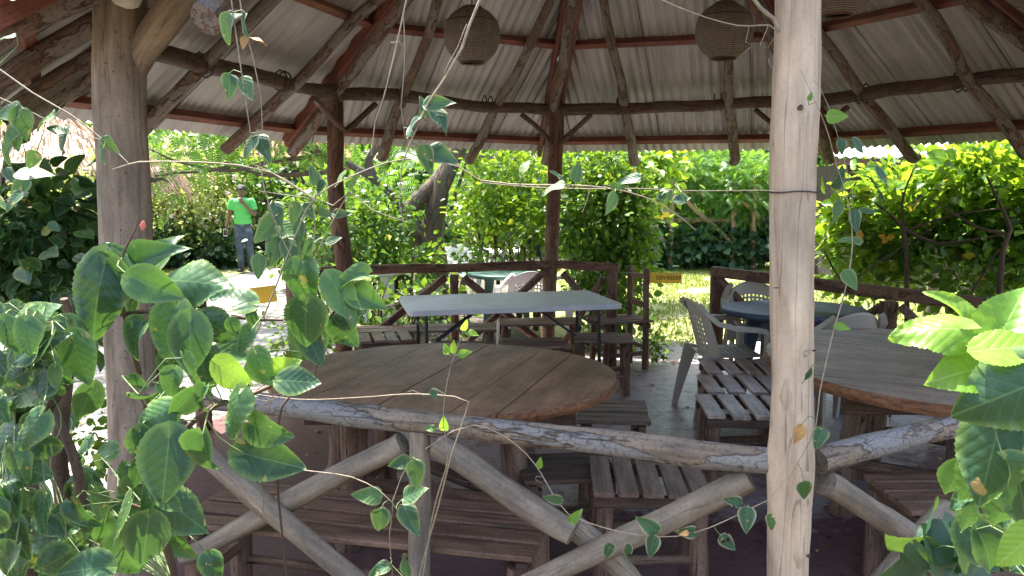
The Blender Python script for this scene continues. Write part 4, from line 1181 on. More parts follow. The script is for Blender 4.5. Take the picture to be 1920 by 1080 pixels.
hand(b, lw, (-0.5, -0.1, 0.75), (0.8, 0, 0.5), (0, 1, 0), 1.3)
remeshed(b, 'body', M['skin'], pr, 0.0065, 3)
s = MB()
ell(s, (0, 0, 0.99), (0.168, 0.125, 0.12)); ell(s, (0, 0, 1.12), (0.168, 0.122, 0.16)); ell(s, (0, 0, 1.25), (0.178, 0.12, 0.17)); ell(s, (0, 0.0, 1.35), (0.195, 0.112, 0.105))
tube(s, [(0, 0.012, 1.4), (0, 0.01, 1.455)], [0.085, 0.068])
tube(s, [(-0.14, 0, 1.39), rs_, (-0.225, 0, 1.22)], [0.06, 0.068, 0.074]); tube(s, [(0.14, 0, 1.39), ls_, (0.225, -0.02, 1.21)], [0.06, 0.068, 0.074])
remeshed(s, 'shirt', M['shirt'], pr, 0.011, 4)
j = MB(); ell(j, (0, 0, 0.92), (0.158, 0.112, 0.12))
tube(j, [(0.085, 0, 0.88), (0.115, -0.03, 0.49), (0.11, 0.095, 0.1)], [0.096, 0.073, 0.06]); tube(j, [(-0.08, 0, 0.88), (-0.06, -0.09, 0.49), (-0.05, -0.065, 0.09)], [0.096, 0.073, 0.06])
remeshed(j, 'jeans', M['jeans'], pr, 0.011, 4)
for a, f in (((0.11, 0.11, 0.06), (0.12, -0.08, 0.03)), ((-0.05, -0.05, 0.06), (-0.06, -0.25, 0.03))):
    s = MB(); tube(s, [Vector(a) + Vector((0, 0.015, 0)), Vector(a) + Vector((0, 0, -0.015)), f], [0.05, 0.055, 0.038]); remeshed(s, 'shoe', M['shoe'], pr, 0.01, 3)
h = MB(); ell(h, (0, 0.008, 1.605), (0.082, 0.098, 0.09)); o = remeshed(h, 'hair', M['hair'], pr, 0.01, 2)
for v in o.data.vertices:
    if v.co.y < -0.045 and v.co.z < 1.63: v.co.y = -0.045
h = MB(); ell(h, (0, 0.0, 1.64), (0.088, 0.105, 0.068)); h.log([(-0.03, -0.08, 1.635), (0, -0.16, 1.625), (0.03, -0.08, 1.635)], [0.022, 0.02, 0.022], 10, nz=0); remeshed(h, 'cap', M['cap'], pr, 0.009, 2)
for x in (-0.028, 0.028):
    e = MB(); ell(e, (x, -0.09, 1.595), (0.012, 0.008, 0.007), 8); e.build('eye', M['screen'], pr)
ph = empty('mobile_phone', (0, 0, 0)); tag(ph, 'pale mobile phone with a dark screen held low in the person\'s hand', 'phone')
hp = pr.location + Matrix.Rotation(R(8), 3, 'Z') @ Vector((-0.318, -0.085, 0.775)); ph.location = hp
x = MB(); x.board((0, 0, -0.07), (0, 0, 0.07), 0.078, 0.01, up=(0.3, -1, 0), ch=0.003); x.build('case', M['phone'], ph)
x = MB(); nn = Vector((0.3, -1, 0)).normalized() * 0.0065; x.board(Vector((0, 0, -0.055)) + nn, Vector((0, 0, 0.055)) + nn, 0.066, 0.001, up=(0.3, -1, 0), ch=0.0004); x.build('screen', M['screen'], ph)

# ------------------------------------------------------------------ background buildings and fence
t = empty('thatched_hut', (at(60, 330, 12).x, 12.5, 0)); tag(t, 'hut with sunlit shaggy white thatch and an orange wall, far left', 'hut')
c = Vector((0, 0, 0))
w = MB(); w.box((0, 0, 0.9), (2.0, 2.0, 1.8)); w.build('wall', M['orange_wall'], t)
th = MB()
for k in range(1300):
    a = rng.uniform(-math.pi, math.pi); f = rng.random() ** 0.8
    r0 = 0.15 + 1.65 * f; z0 = 2.75 - 0.9 * f; d = Vector((math.cos(a), math.sin(a), 0))
    p0 = d * r0 + Vector((0, 0, z0 + rng.uniform(-0.03, 0.06))); p1 = p0 + d * rng.uniform(0.16, 0.3) + Vector((0, 0, -rng.uniform(0.25, 0.5)))
    th.log([p0, p1], [0.014, 0.006], 4, nz=0, step=1, cap=False)
rings = [[(r_ * math.cos(a), r_ * math.sin(a), z) for a in [k * math.pi / 12 for k in range(24)]] for r_, z in ((1.72, 1.8), (1.7, 1.86), (0.1, 2.75))]
th.sweep(rings); th.build('thatch', M['thatch'], t)
t = empty('dark_hut', (at(540, 380, 18).x, 18.5, 0)); tag(t, 'dark open hut with a brown thatch fringe behind the person', 'hut')
w = MB(); w.box((0, 0.8, 1.0), (2.2, 1.5, 2.0)); w.build('wall', M['hut_dark'], t)
th = MB()
for k in range(420):
    x = rng.uniform(-1.3, 1.3); zz = rng.uniform(0, 0.7)
    th.log([(x, -0.2 + zz * 1.1, 2.35 + zz), (x + rng.uniform(-.05, .05), -0.32 + zz, 2.35 + zz - rng.uniform(0.25, 0.45))], [0.02, 0.008], 4, nz=0, step=1, cap=False)
th.board((-1.4, 0.25, 2.65), (1.4, 0.25, 2.65), 1.3, 0.05, up=(0, -0.6, 0.8)); th.build('thatch', M['thatch_brown'], t)
for x_ in (-1.2, 1.2):
    w = MB(); w.log([(x_, -0.3, 0), (x_, -0.3, 2.3)], 0.06, 10, 0.02, 0.1); w.build('post', M['trunk'], t)
cb = at(1700, 300, 13.5)
t = empty('shed', (cb.x + 1.1, 13.8, 0)); tag(t, 'long dark shed with a sunlit corrugated tin roof behind the right shrubs', 'shed')
w = MB(); w.box((0.4, 1.0, 1.0), (4.6, 1.6, 2.0)); w.build('wall', M['hut_dark'], t)
rf = MB(); n = 260; vs_ = []
for k in range(n + 1):
    x = -2.4 + 5.8 * k / n
    for (y, z) in ((-0.5, 2.1), (2.0, 2.9)): vs_.append((x, y, z + 0.018 * math.sin(k * 0.9)))
rf.add(vs_, [(2 * k, 2 * k + 2, 2 * k + 3, 2 * k + 1) for k in range(n)], None, True); rf.build('roof', M['tin'], t)
rf = MB(); rf.board((-2.4, -0.46, 2.02), (3.4, -0.46, 2.02), 0.05, 0.1); rf.build('fascia', M['dark_wood'], t)
for x_ in (-2.2, -0.4, 1.4, 3.2):
    w = MB(); w.log([(x_, -0.4, 0), (x_, -0.4, 2.0)], 0.07, 10, 0.02, 0.1); w.build('post', M['trunk'], t)
t = empty('standing_pole', (at(1762, 290, 8.8).x, 8.8, 0)); tag(t, 'weathered pole with a knobby top rising among the right shrubs', 'pole')
w = MB(); w.log([(0, 0, 0), (0.02, 0, 1.3), (-0.01, 0, at(1762, 282, 8.8).z)], [0.07, 0.06, 0.075], 14, 0.02, 0.15); w.build('pole', M['trunk'], t)
t = empty('log_fence', (at(1340, 470, 16.1).x, 16.1, 0)); tag(t, 'rustic log fence with crossed poles behind the lawn', 'fence')
w = MB()
for z in (0.5, 0.95, 1.5): w.log([(-2.2, rng.uniform(-.05, .05), z + rng.uniform(-.05, .05)), (0, 0, z), (2.4, 0.05, z + rng.uniform(-.08, .08))], 0.06, 10, 0.05, 0.1)
w.build('rails', M['branch'], t)
for x_ in (-1.9, -0.9, 0.35, 0.75, 1.7):
    w = MB(); w.log([(x_, -0.1, 0), (x_ + rng.uniform(-.06, .06), -0.1, 1.75)], 0.065, 10, 0.03, 0.1); w.build('post', M['branch'], t)
for (a, b_) in ((-1.8, -1.0), (-0.7, 0.3), (0.4, 1.5)):
    w = MB(); w.log([(a, -0.16, 1.4), (b_, -0.16, 0.5)], 0.045, 8, 0.03, 0.1); w.build('brace', M['branch'], t)
for k, (px, py, lab) in enumerate(((1238, 374, 'upper yellow painted board on the log fence'), (1236, 407, 'lower yellow painted board on the log fence, askew'))):
    c = at(px, py, 15.85); x = MB(); x.board(c + Vector((-0.2, 0, -0.05)), c + Vector((0.2, 0, 0.04)), 0.03, 0.14, ch=0.01, warp=0.02)
    tag(x.build('yellow_board', M['yellow_board']), lab, 'board', 'yellow boards on the far fence')
# ------------------------------------------------------------------ vegetation
def wpt(p): return p if isinstance(p, Vector) else at(*p)
def shrub(name, label, cat, blobs, m, tmpl, size, stems=(), stem_m='stem_dark', clump=0.14, per=14, group=None, petals=None, shell=0.5, hang=0.25, px=True, foliage='foliage', extra=()):
    B = []
    for b_ in blobs:
        if px:
            x, y, Y, rx, ry, rz, n = b_; c = at(x, y, Y)
            B.append((c.x, c.y, c.z, rx / FPX * Y, rz, ry / FPX * Y, n))
        else: B.append(b_)
    base = Vector((B[0][0], B[0][1], -0.05))
    t = empty(name, base); tag(t, label, cat, group)
    P, A, Nn, S = blob_leaves(B, size, clump, per, shell=shell, hang=hang)
    o = link(foliage, leaves_mesh(foliage, tmpl, P - np.array(base), A, Nn, S), M[m] if isinstance(m, str) else m, t)
    for blobs2, m2, k2 in extra:
        B2 = []
        for (x, y, Y, rx, ry, rz, n) in blobs2:
            c = at(x, y, Y); B2.append((c.x, c.y, c.z, rx / FPX * Y, rz, ry / FPX * Y, n))
        P2, A2, N2, S2 = blob_leaves(B2, size * k2, clump, per, shell=0.2, hang=hang)
        link(foliage, leaves_mesh(foliage, tmpl, P2 - np.array(base), A2, N2, S2), M[m2], t)
    if petals:
        pn, psz = petals; idx = nr.choice(len(P), pn, replace=False)
        pc = np.repeat(P[idx] + nr.normal(size=(pn, 3)) * 0.04 + np.array([0, -0.1, 0.04]), 5, axis=0)
        aa = nr.normal(size=(pn * 5, 3))
        link('blossoms', leaves_mesh('blossoms', T_MIDW, pc - np.array(base), aa, np.tile(np.array([0, -1, 0.5]), (pn * 5, 1)) + nr.normal(size=(pn * 5, 3)) * 0.4, np.full(pn * 5, psz)), M['petal'], t)
    if stems == 'auto':
        st_ = []
        for (cx, cy, cz, rx, ry, rz, n) in B:
            for k in range(3):
                tip = Vector((cx + rng.uniform(-.7, .7) * rx, cy + rng.uniform(-.5, .5) * ry, cz + rng.uniform(-.2, .7) * rz))
                b0 = Vector((cx + rng.uniform(-.25, .25) * rx, cy + rng.uniform(-.2, .2) * ry, -0.05))
                mdl = b0.lerp(tip, 0.5) + Vector((rng.uniform(-.12, .12), rng.uniform(-.1, .1), 0))
                st_.append(([b0, mdl, tip], [0.028, 0.018, 0.007]))
                for q in range(3):
                    s0 = mdl.lerp(tip, rng.uniform(0, .8)); st_.append(([s0, s0 + Vector((rng.uniform(-.3, .3), rng.uniform(-.2, .2), rng.uniform(.05, .35)))], [0.009, 0.004]))
        stems = st_
    if stems:
        sm = MB()
        for pts, rr in stems: sm.log([wpt(p) - base for p in pts], rr, 8, 0.006, 0.08, 0.12, cap=False)
        sm.build('stems', M[stem_m], t)
    return t
HG = 'shrubs and hedges around the pavilion'
# behind the back rail
shrub('hibiscus_shrub', 'dense dark green shrub right of the back centre post, bright yellow-green along its right edge', 'shrub',
      [(1120, 400, 8.6, 88, 115, .5, 4200), (1150, 540, 8.4, 52, 80, .35, 1200), (1182, 420, 8.5, 28, 95, .3, 1000)], 'hedge', T_MID, 0.078,
      [([(1165, 660, 8.5), (1150, 500, 8.55), (1130, 340, 8.6)], [0.03, 0.025, 0.01]), ([(1120, 640, 8.6), (1100, 480, 8.6), (1080, 330, 8.6)], [0.025, 0.02, 0.01]), ([(1170, 640, 8.4), (1185, 480, 8.5), (1200, 350, 8.5)], [0.02, 0.015, 0.006])], group=HG, clump=0.11)
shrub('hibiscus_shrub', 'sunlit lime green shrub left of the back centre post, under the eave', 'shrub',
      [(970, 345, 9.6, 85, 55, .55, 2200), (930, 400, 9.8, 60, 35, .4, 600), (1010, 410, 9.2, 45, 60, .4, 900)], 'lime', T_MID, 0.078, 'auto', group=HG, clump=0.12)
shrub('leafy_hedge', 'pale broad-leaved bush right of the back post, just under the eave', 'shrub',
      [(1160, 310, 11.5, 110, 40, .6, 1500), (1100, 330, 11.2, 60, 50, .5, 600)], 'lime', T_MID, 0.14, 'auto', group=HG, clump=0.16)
shrub('leafy_hedge', 'low dark shrub outside the back rail, below the tree', 'shrub',
      [(690, 430, 9.4, 45, 60, .4, 800), (680, 570, 7.9, 60, 50, .3, 350), (790, 570, 8.2, 70, 35, .3, 350), (620, 430, 8.6, 25, 80, .3, 350), (760, 490, 9.2, 70, 22, .3, 600), (930, 470, 9.0, 60, 16, .2, 160), (740, 400, 9.4, 26, 60, .3, 260)], 'hedge', T_MID, 0.085, 'auto', group=HG, clump=0.12)
shrub('fern_bush', 'feathery bright green bush at the foot of the tree', 'shrub',
      [(740, 465, 11, 50, 25, .5, 260), (700, 370, 12.5, 60, 45, .5, 400), (860, 340, 12.5, 50, 40, .5, 400), (660, 470, 9.9, 30, 35, .3, 120)], 'tree_leaf', T_FERN, 0.2, 'auto', group=HG, clump=0.18, per=10)
shrub('fern_hedge', 'light green feathery hedge hanging over the log fence', 'hedge',
      [(1330, 330, 16.6, 120, 45, .8, 2600), (1400, 360, 16.4, 60, 40, .6, 1100), (1250, 320, 16.6, 50, 45, .6, 900), (1290, 418, 16.3, 30, 14, .3, 160), (1400, 395, 16.5, 40, 14, .3, 200)], 'tree_leaf', T_FERN, 0.24, 'auto', stem_m='branch', group=HG, clump=0.2, per=10)
shrub('ivy_bank', 'dark bluish ivy bank along the back edge of the lawn', 'plant',
      [(1240, 462, 16.3, 40, 30, .5, 900), (1300, 458, 16.3, 50, 30, .5, 1000), (1360, 460, 16.3, 50, 30, .5, 1000), (1420, 452, 16.3, 40, 30, .5, 900), (1500, 455, 16.3, 50, 30, .5, 900), (1580, 455, 16.3, 50, 30, .5, 600)], 'ivy', T_MIDW, 0.15, (), group=HG, clump=0.12)
# right hibiscus shrubs outside the right rail
RB = [(1700, 368, 7.6, 65, 38, .45, 900), (1590, 405, 7.4, 50, 26, .4, 300), (1640, 540, 6.9, 60, 15, .2, 60)]
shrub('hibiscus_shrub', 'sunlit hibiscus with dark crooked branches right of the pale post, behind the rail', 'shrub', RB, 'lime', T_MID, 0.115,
      [([(1700, 620, 6.4), (1700, 480, 6.5), (1695, 430, 6.5), (1640, 380, 6.8)], [0.0217, 0.0186, 0.0174, 0.0074]), ([(1695, 430, 6.5), (1760, 458, 6.4), (1820, 450, 6.3), (1880, 440, 6.2)], [0.0161, 0.0136, 0.0112, 0.0062]),
       ([(1705, 430, 6.5), (1800, 400, 6.3), (1900, 390, 6.2)], [0.0093, 0.0074, 0.0050]), ([(1600, 560, 6.8), (1560, 500, 6.8), (1545, 470, 6.8)], [0.0124, 0.0087, 0.0062]), ([(1610, 520, 6.6), (1680, 470, 6.6), (1760, 420, 6.5)], [0.0074, 0.0062, 0.0037]), ([(1695, 430, 6.5), (1690, 380, 6.6), (1720, 300, 6.8)], [0.0124, 0.0093, 0.0050])], group=HG, clump=0.12, per=12, extra=[([(1600, 470, 7.3, 50, 50, .3, 420), (1700, 455, 7.0, 90, 50, .4, 800), (1690, 380, 7.3, 70, 40, .3, 350), (1640, 530, 6.9, 60, 20, .2, 110)], 'hedge', 0.85)])  # lower leaves take the darker hedge colour: shade under the crown put into colour
RB = [(1840, 335, 6.8, 90, 55, .45, 1000), (1890, 400, 6.6, 60, 45, .4, 200), (1960, 400, 6.4, 60, 120, .4, 700)]
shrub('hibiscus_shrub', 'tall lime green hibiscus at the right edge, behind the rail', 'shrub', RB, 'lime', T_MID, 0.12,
      [([(1870, 620, 5.7), (1880, 470, 5.7), (1895, 430, 5.7), (1850, 330, 6.0)], [0.0217, 0.0186, 0.0161, 0.0062]), ([(1895, 440, 5.7), (1840, 430, 5.8), (1740, 370, 6.2)], [0.0124, 0.0099, 0.0050]), ([(1895, 430, 6.3), (1940, 380, 6.3)], [0.0124, 0.0062]), ([(1790, 600, 5.8), (1840, 520, 5.8), (1870, 470, 5.8)], [0.0112, 0.0087, 0.0062])], group=HG, clump=0.12, per=12, extra=[([(1790, 430, 6.7, 60, 50, .4, 500), (1890, 460, 6.6, 60, 70, .4, 700), (1820, 530, 6.3, 80, 30, .3, 330)], 'hedge', 0.85)])  # same here: darker hedge leaves below paint in the shade of the lower foliage
for k, (px, py, Y, lab) in enumerate(((1625, 365, 7.1, 'yellow hibiscus flower high in the right shrub'), (1607, 445, 6.8, 'yellow hibiscus flower lower in the right shrub'), (1662, 447, 6.8, 'small yellow bloom beside a dark branch of the right shrub'))):
    c = at(px, py, Y); aa = nr.normal(size=(6, 3)) * np.array([1, .4, 1]); o = link('hibiscus_flower', leaves_mesh('petals', T_MIDW, np.tile(np.array(c), (6, 1)), aa, np.tile(np.array([0, -1, .3]), (6, 1)), np.full(6, 0.07)), M['yellow_flower']); tag(o, lab, 'flower', 'yellow hibiscus flowers')
# bougainvillea and undergrowth at the left back
shrub('bougainvillea', 'flowering bougainvillea with pink blossoms between the left post and the person', 'shrub',
      [(350, 340, 16.8, 85, 50, .7, 2300), (300, 400, 16.4, 60, 40, .6, 900), (395, 395, 16.6, 55, 45, .6, 900), (350, 440, 16.4, 30, 20, .3, 150)], 'boug', T_MID, 0.1, 'auto', group=HG, petals=(120, 0.075), clump=0.2)
shrub('bougainvillea', 'flowering bougainvillea left of the thick post, below the thatched hut', 'shrub',
      [(130, 385, 10.5, 60, 42, .6, 1300), (60, 430, 10.2, 60, 50, .5, 900)], 'boug', T_MID, 0.09, 'auto', group=HG, petals=(60, 0.05), clump=0.14)
shrub('undergrowth', 'dark undergrowth along the path behind the person', 'plant',
      [(300, 465, 16.2, 60, 30, .5, 900), (390, 470, 16.4, 70, 30, .5, 1000), (500, 455, 17.4, 60, 45, .5, 900), (220, 470, 15.5, 60, 35, .5, 800), (590, 460, 15.5, 40, 40, .5, 500)], 'ivy', T_MIDW, 0.14, (), group=HG, clump=0.13)
shrub('leafy_hedge', 'mid green hedge behind the person, right of the dark hut', 'hedge',
      [(600, 400, 13.5, 60, 70, .5, 1500), (470, 330, 17.5, 60, 40, .5, 900), (560, 440, 13, 50, 40, .4, 500)], 'hedge', T_MID, 0.12, 'auto', group=HG, clump=0.15)
# near left: dark shrub in the shade of the eave
shrub('hibiscus_shrub', 'big-leaved dark shrub in the shade left of the thick post', 'shrub',
      [(70, 440, 3.7, 95, 85, .3, 520), (-30, 350, 3.9, 40, 60, .3, 120), (110, 560, 3.6, 80, 50, .25, 260), (145, 470, 4.2, 45, 75, .2, 220), (-60, 470, 3.6, 80, 120, .3, 330)], 'hib', T_HERO, 0.088,
      [([(60, 900, 3.6), (50, 600, 3.65), (70, 420, 3.7), (90, 300, 3.9)], [0.03, 0.024, 0.015, 0.006]), ([(20, 900, 3.6), (10, 600, 3.6), (0, 400, 3.7), (10, 290, 3.9)], [0.025, 0.02, 0.012, 0.005]), ([(110, 800, 3.7), (130, 560, 3.9), (150, 430, 4.1)], [0.02, 0.014, 0.006])], group=HG, clump=0.1, per=7, shell=0.2, hang=0.6)
# small weeds
for k, (px, py, Y, rx, ry, n, lab) in enumerate(((560, 640, 6.0, 50, 35, 260, 'small weeds by the left end post of the back rail'), (1225, 640, 7.3, 25, 22, 220, 'tuft of weeds at the right entrance, behind the ladder back chair'), (150, 830, 3.3, 60, 50, 200, 'weeds at the foot of the left bushes'), (620, 560, 7.4, 40, 60, 260, 'leafy weeds outside the back left post'))):
    shrub('weed_tuft', lab, 'weeds', [(px, py, Y, rx, ry, .2, n)], 'hedge', T_MID, 0.05, (), group='weeds round the pavilion', clump=0.06, per=8)

# ---- the tree behind the back rail
def limb_tree(name, label, base, limbs, crown, m, tmpl, size, tm='trunk', group=None, clump=0.2, per=14, cat='tree'):
    t = empty(name, base); tag(t, label, cat, group); base = Vector(base)
    tr = MB()
    for pts, rr in limbs: tr.log([wpt(p) - base for p in pts], rr, 14, 0.05, 0.1, 0.08, cap=False)
    tr.build('trunk', M[tm], t)
    P, A, Nn, S = blob_leaves(crown, size, clump, per)
    link('crown', leaves_mesh('crown', tmpl, P - np.array(base), A, Nn, S), M[m], t)
    return t
tb = at(812, 560, 10.2); tb.z = -0.05
c2 = lambda px, py, Y, rx, ry, rz, n: (at(px, py, Y).x, Y, at(px, py, Y).z, rx, ry, rz, n)
limb_tree('frangipani_tree', 'gnarled grey tree with spreading pale branches behind the back rail', tb,
      [([tb, (815, 500, 10.2), (808, 450, 10.2), (815, 390, 10.2), (835, 330, 10.2), (860, 280, 10.2), (900, 200, 10)], [0.19, 0.18, 0.16, 0.13, 0.11, 0.09, 0.07]),
       ([(812, 470, 10.2), (775, 435, 10.1), (765, 400, 10.1), (810, 350, 10.2), (835, 310, 10.3)], [0.15, 0.14, 0.12, 0.08, 0.06]),
       ([(815, 510, 10.15), (790, 450, 10.0), (745, 432, 9.9), (720, 440, 9.9)], [0.12, 0.1, 0.08, 0.05]),
       ([(780, 420, 10.1), (720, 350, 10), (660, 310, 10), (600, 290, 10), (520, 250, 10)], [0.07, 0.055, 0.045, 0.035, 0.025]),
       ([(660, 310, 10), (590, 325, 9.9), (480, 325, 9.9), (420, 305, 9.9)], [0.035, 0.03, 0.022, 0.014]),
       ([(600, 290, 10), (520, 300, 9.9), (430, 320, 9.8), (340, 305, 9.8), (280, 280, 9.8)], [0.032, 0.026, 0.02, 0.016, 0.01]),
       ([(430, 315, 9.8), (360, 318, 9.8), (290, 330, 9.8)], [0.025, 0.018, 0.01]),
       ([(700, 330, 10), (690, 300, 10), (730, 250, 10)], [0.06, 0.05, 0.04]), ([(640, 300, 10), (560, 265, 9.8), (500, 250, 9.6)], [0.05, 0.04, 0.03]),
       ([(860, 290, 10.2), (930, 300, 10.3), (1000, 270, 10.3)], [0.05, 0.035, 0.02]), ([(845, 400, 10.2), (860, 350, 10.2), (880, 290, 10.1)], [0.025, 0.022, 0.02])],
      [c2(400, 255, 9.8, 1.1, 0.7, 0.12, 300), c2(560, 250, 10, 1.0, 0.7, 0.12, 220), c2(320, 285, 9.9, 0.6, 0.5, 0.12, 160),
       (-4.4, 9.6, 3.6, 1.7, 1.6, 0.5, 1500), (-2.0, 10.5, 4.0, 2.0, 1.6, 0.6, 1500), (0.4, 10.6, 4.2, 1.8, 1.4, 0.6, 1200), (-4.6, 12.2, 3.8, 1.2, 1.2, 0.4, 600)], 'tree_leaf', T_FERN, 0.2, group=None, clump=0.15, per=9)
# left tree above the path, out of frame but dappling it
tb = Vector((-6.4, 6.6, -0.05))
limb_tree('shade_tree', 'tree at the far left whose leaves hang over the path', tb, [([tb, tb + Vector((0.2, 0, 1.6)), tb + Vector((0.6, 0.3, 3.2))], [0.16, 0.13, 0.09]), ([tb + Vector((0.3, 0, 2)), tb + Vector((1.4, 0.6, 3.3)), tb + Vector((2.2, 0.8, 3.6))], [0.08, 0.05, 0.03])],
      [(-5.6, 7.0, 3.7, 1.2, 1.3, 0.5, 1000), (-4.4, 7.8, 4.0, 1.2, 1.3, 0.4, 900), (-3.9, 10.6, 4.1, 1.2, 1.4, 0.4, 800), (-5.4, 13.5, 4.3, 1.2, 1.2, 0.4, 260), (-6.6, 6.2, 3.5, 1.0, 1.0, 0.5, 500)], 'tree_leaf', T_FERN, 0.22, clump=0.2, per=10)
# trees closing the view
BT = 'trees closing the view behind the garden'
for k, (x, y, h_, rx, lab) in enumerate(((-15, 21, 3.2, 2.6, 'tall dense tree at the far left of the backdrop'), (-10.2, 20.5, 2.8, 2.4, 'dense tree behind the bougainvillea'), (-6.2, 22, 3.0, 2.5, 'dark tree behind the dark hut'), (-2.4, 21, 2.8, 2.4, 'tree behind the gnarled one'), (1.6, 21, 3.0, 2.4, 'dark tree behind the back shrub'), (5.4, 20.5, 2.9, 2.4, 'tree behind the log fence'), (9.4, 20, 2.8, 2.4, 'tree behind the tin shed'), (13.6, 19.5, 3.0, 2.6, 'tree behind the right edge shrub'))):
    bs = Vector((x, y, -0.05))
    limb_tree('backdrop_tree', lab, bs, [([bs, bs + Vector((0.1, 0, 1.5)), bs + Vector((0, 0, 3.4))], [0.2, 0.16, 0.08]), ([bs + Vector((0.05, 0, 1.2)), bs + Vector((1.0, -0.5, 2.6))], [0.1, 0.04]), ([bs + Vector((0.05, 0, 1.3)), bs + Vector((-1.1, -0.4, 2.8))], [0.1, 0.04])],
              [(x, y, h_, rx, 1.2, 1.9, 2600), (x + 0.8, y - 0.6, 1.2, 1.6, 0.8, 1.2, 1300), (x - 1.2, y - 0.7, 1.1, 1.5, 0.8, 1.1, 1300)], ('hedge', 'tree_leaf')[k % 2], T_MID, 0.2, group=BT, clump=0.3)
for k, (x, y, lab) in enumerate(((10.5, 12.5, 'rounded tree beyond the right edge shrubs'), (9.2, 8.6, 'leafy tree at the right edge behind the hibiscus'), (-10, 13, 'leafy tree beyond the thatched hut'), (-9.6, 10.2, 'leafy tree left of the thatched hut'))):
    bs = Vector((x, y, -0.05))
    limb_tree('backdrop_tree', lab, bs, [([bs, bs + Vector((0.1, 0, 1.5)), bs + Vector((0, 0, 3.0))], [0.16, 0.12, 0.06])], [(x, y, 2.3, 1.7, 1.2, 1.5, 2200), (x, y - .4, 0.9, 1.4, 0.8, 0.9, 900)], 'hedge', T_MID, 0.15, group=BT, clump=0.22)

# lawn grass
n = 42000
gx = nr.uniform(0.8, 9.5, n); gy = 7.6 + 9.6 * nr.random(n) ** 0.8
keep = np.array([noise.noise(Vector((x * 0.9, y * 0.9, 3))) > -0.18 + (0.35 if y < 8.6 else 0) for x, y in zip(gx, gy)])
gx, gy = gx[keep], gy[keep]; n = len(gx)
aa = np.c_[nr.normal(size=(n, 2)) * 0.5, np.ones(n)]
o = link('grass', leaves_mesh('grass', T_NARROW, np.c_[gx, gy, np.full(n, -0.045)], aa, nr.normal(size=(n, 3)) * np.array([1, 1, .1]), nr.uniform(0.03, 0.07, n)), M['blade']); tag(o, kind='stuff')
n = 9000
gx = nr.uniform(-7.5, -2.6, n); gy = nr.uniform(14.6, 17.4, n); k_ = np.array([not (-6.0 < x < -3.4 and y < 16.4) for x, y in zip(gx, gy)]); gx, gy = gx[k_], gy[k_]; n = len(gx)
aa = np.c_[nr.normal(size=(n, 2)) * 0.5, np.ones(n)]
o = link('grass', leaves_mesh('grass', T_NARROW, np.c_[gx, gy, np.full(n, -0.045)], aa, nr.normal(size=(n, 3)) * np.array([1, 1, .1]), nr.uniform(0.04, 0.09, n)), M['blade']); tag(o, kind='stuff')

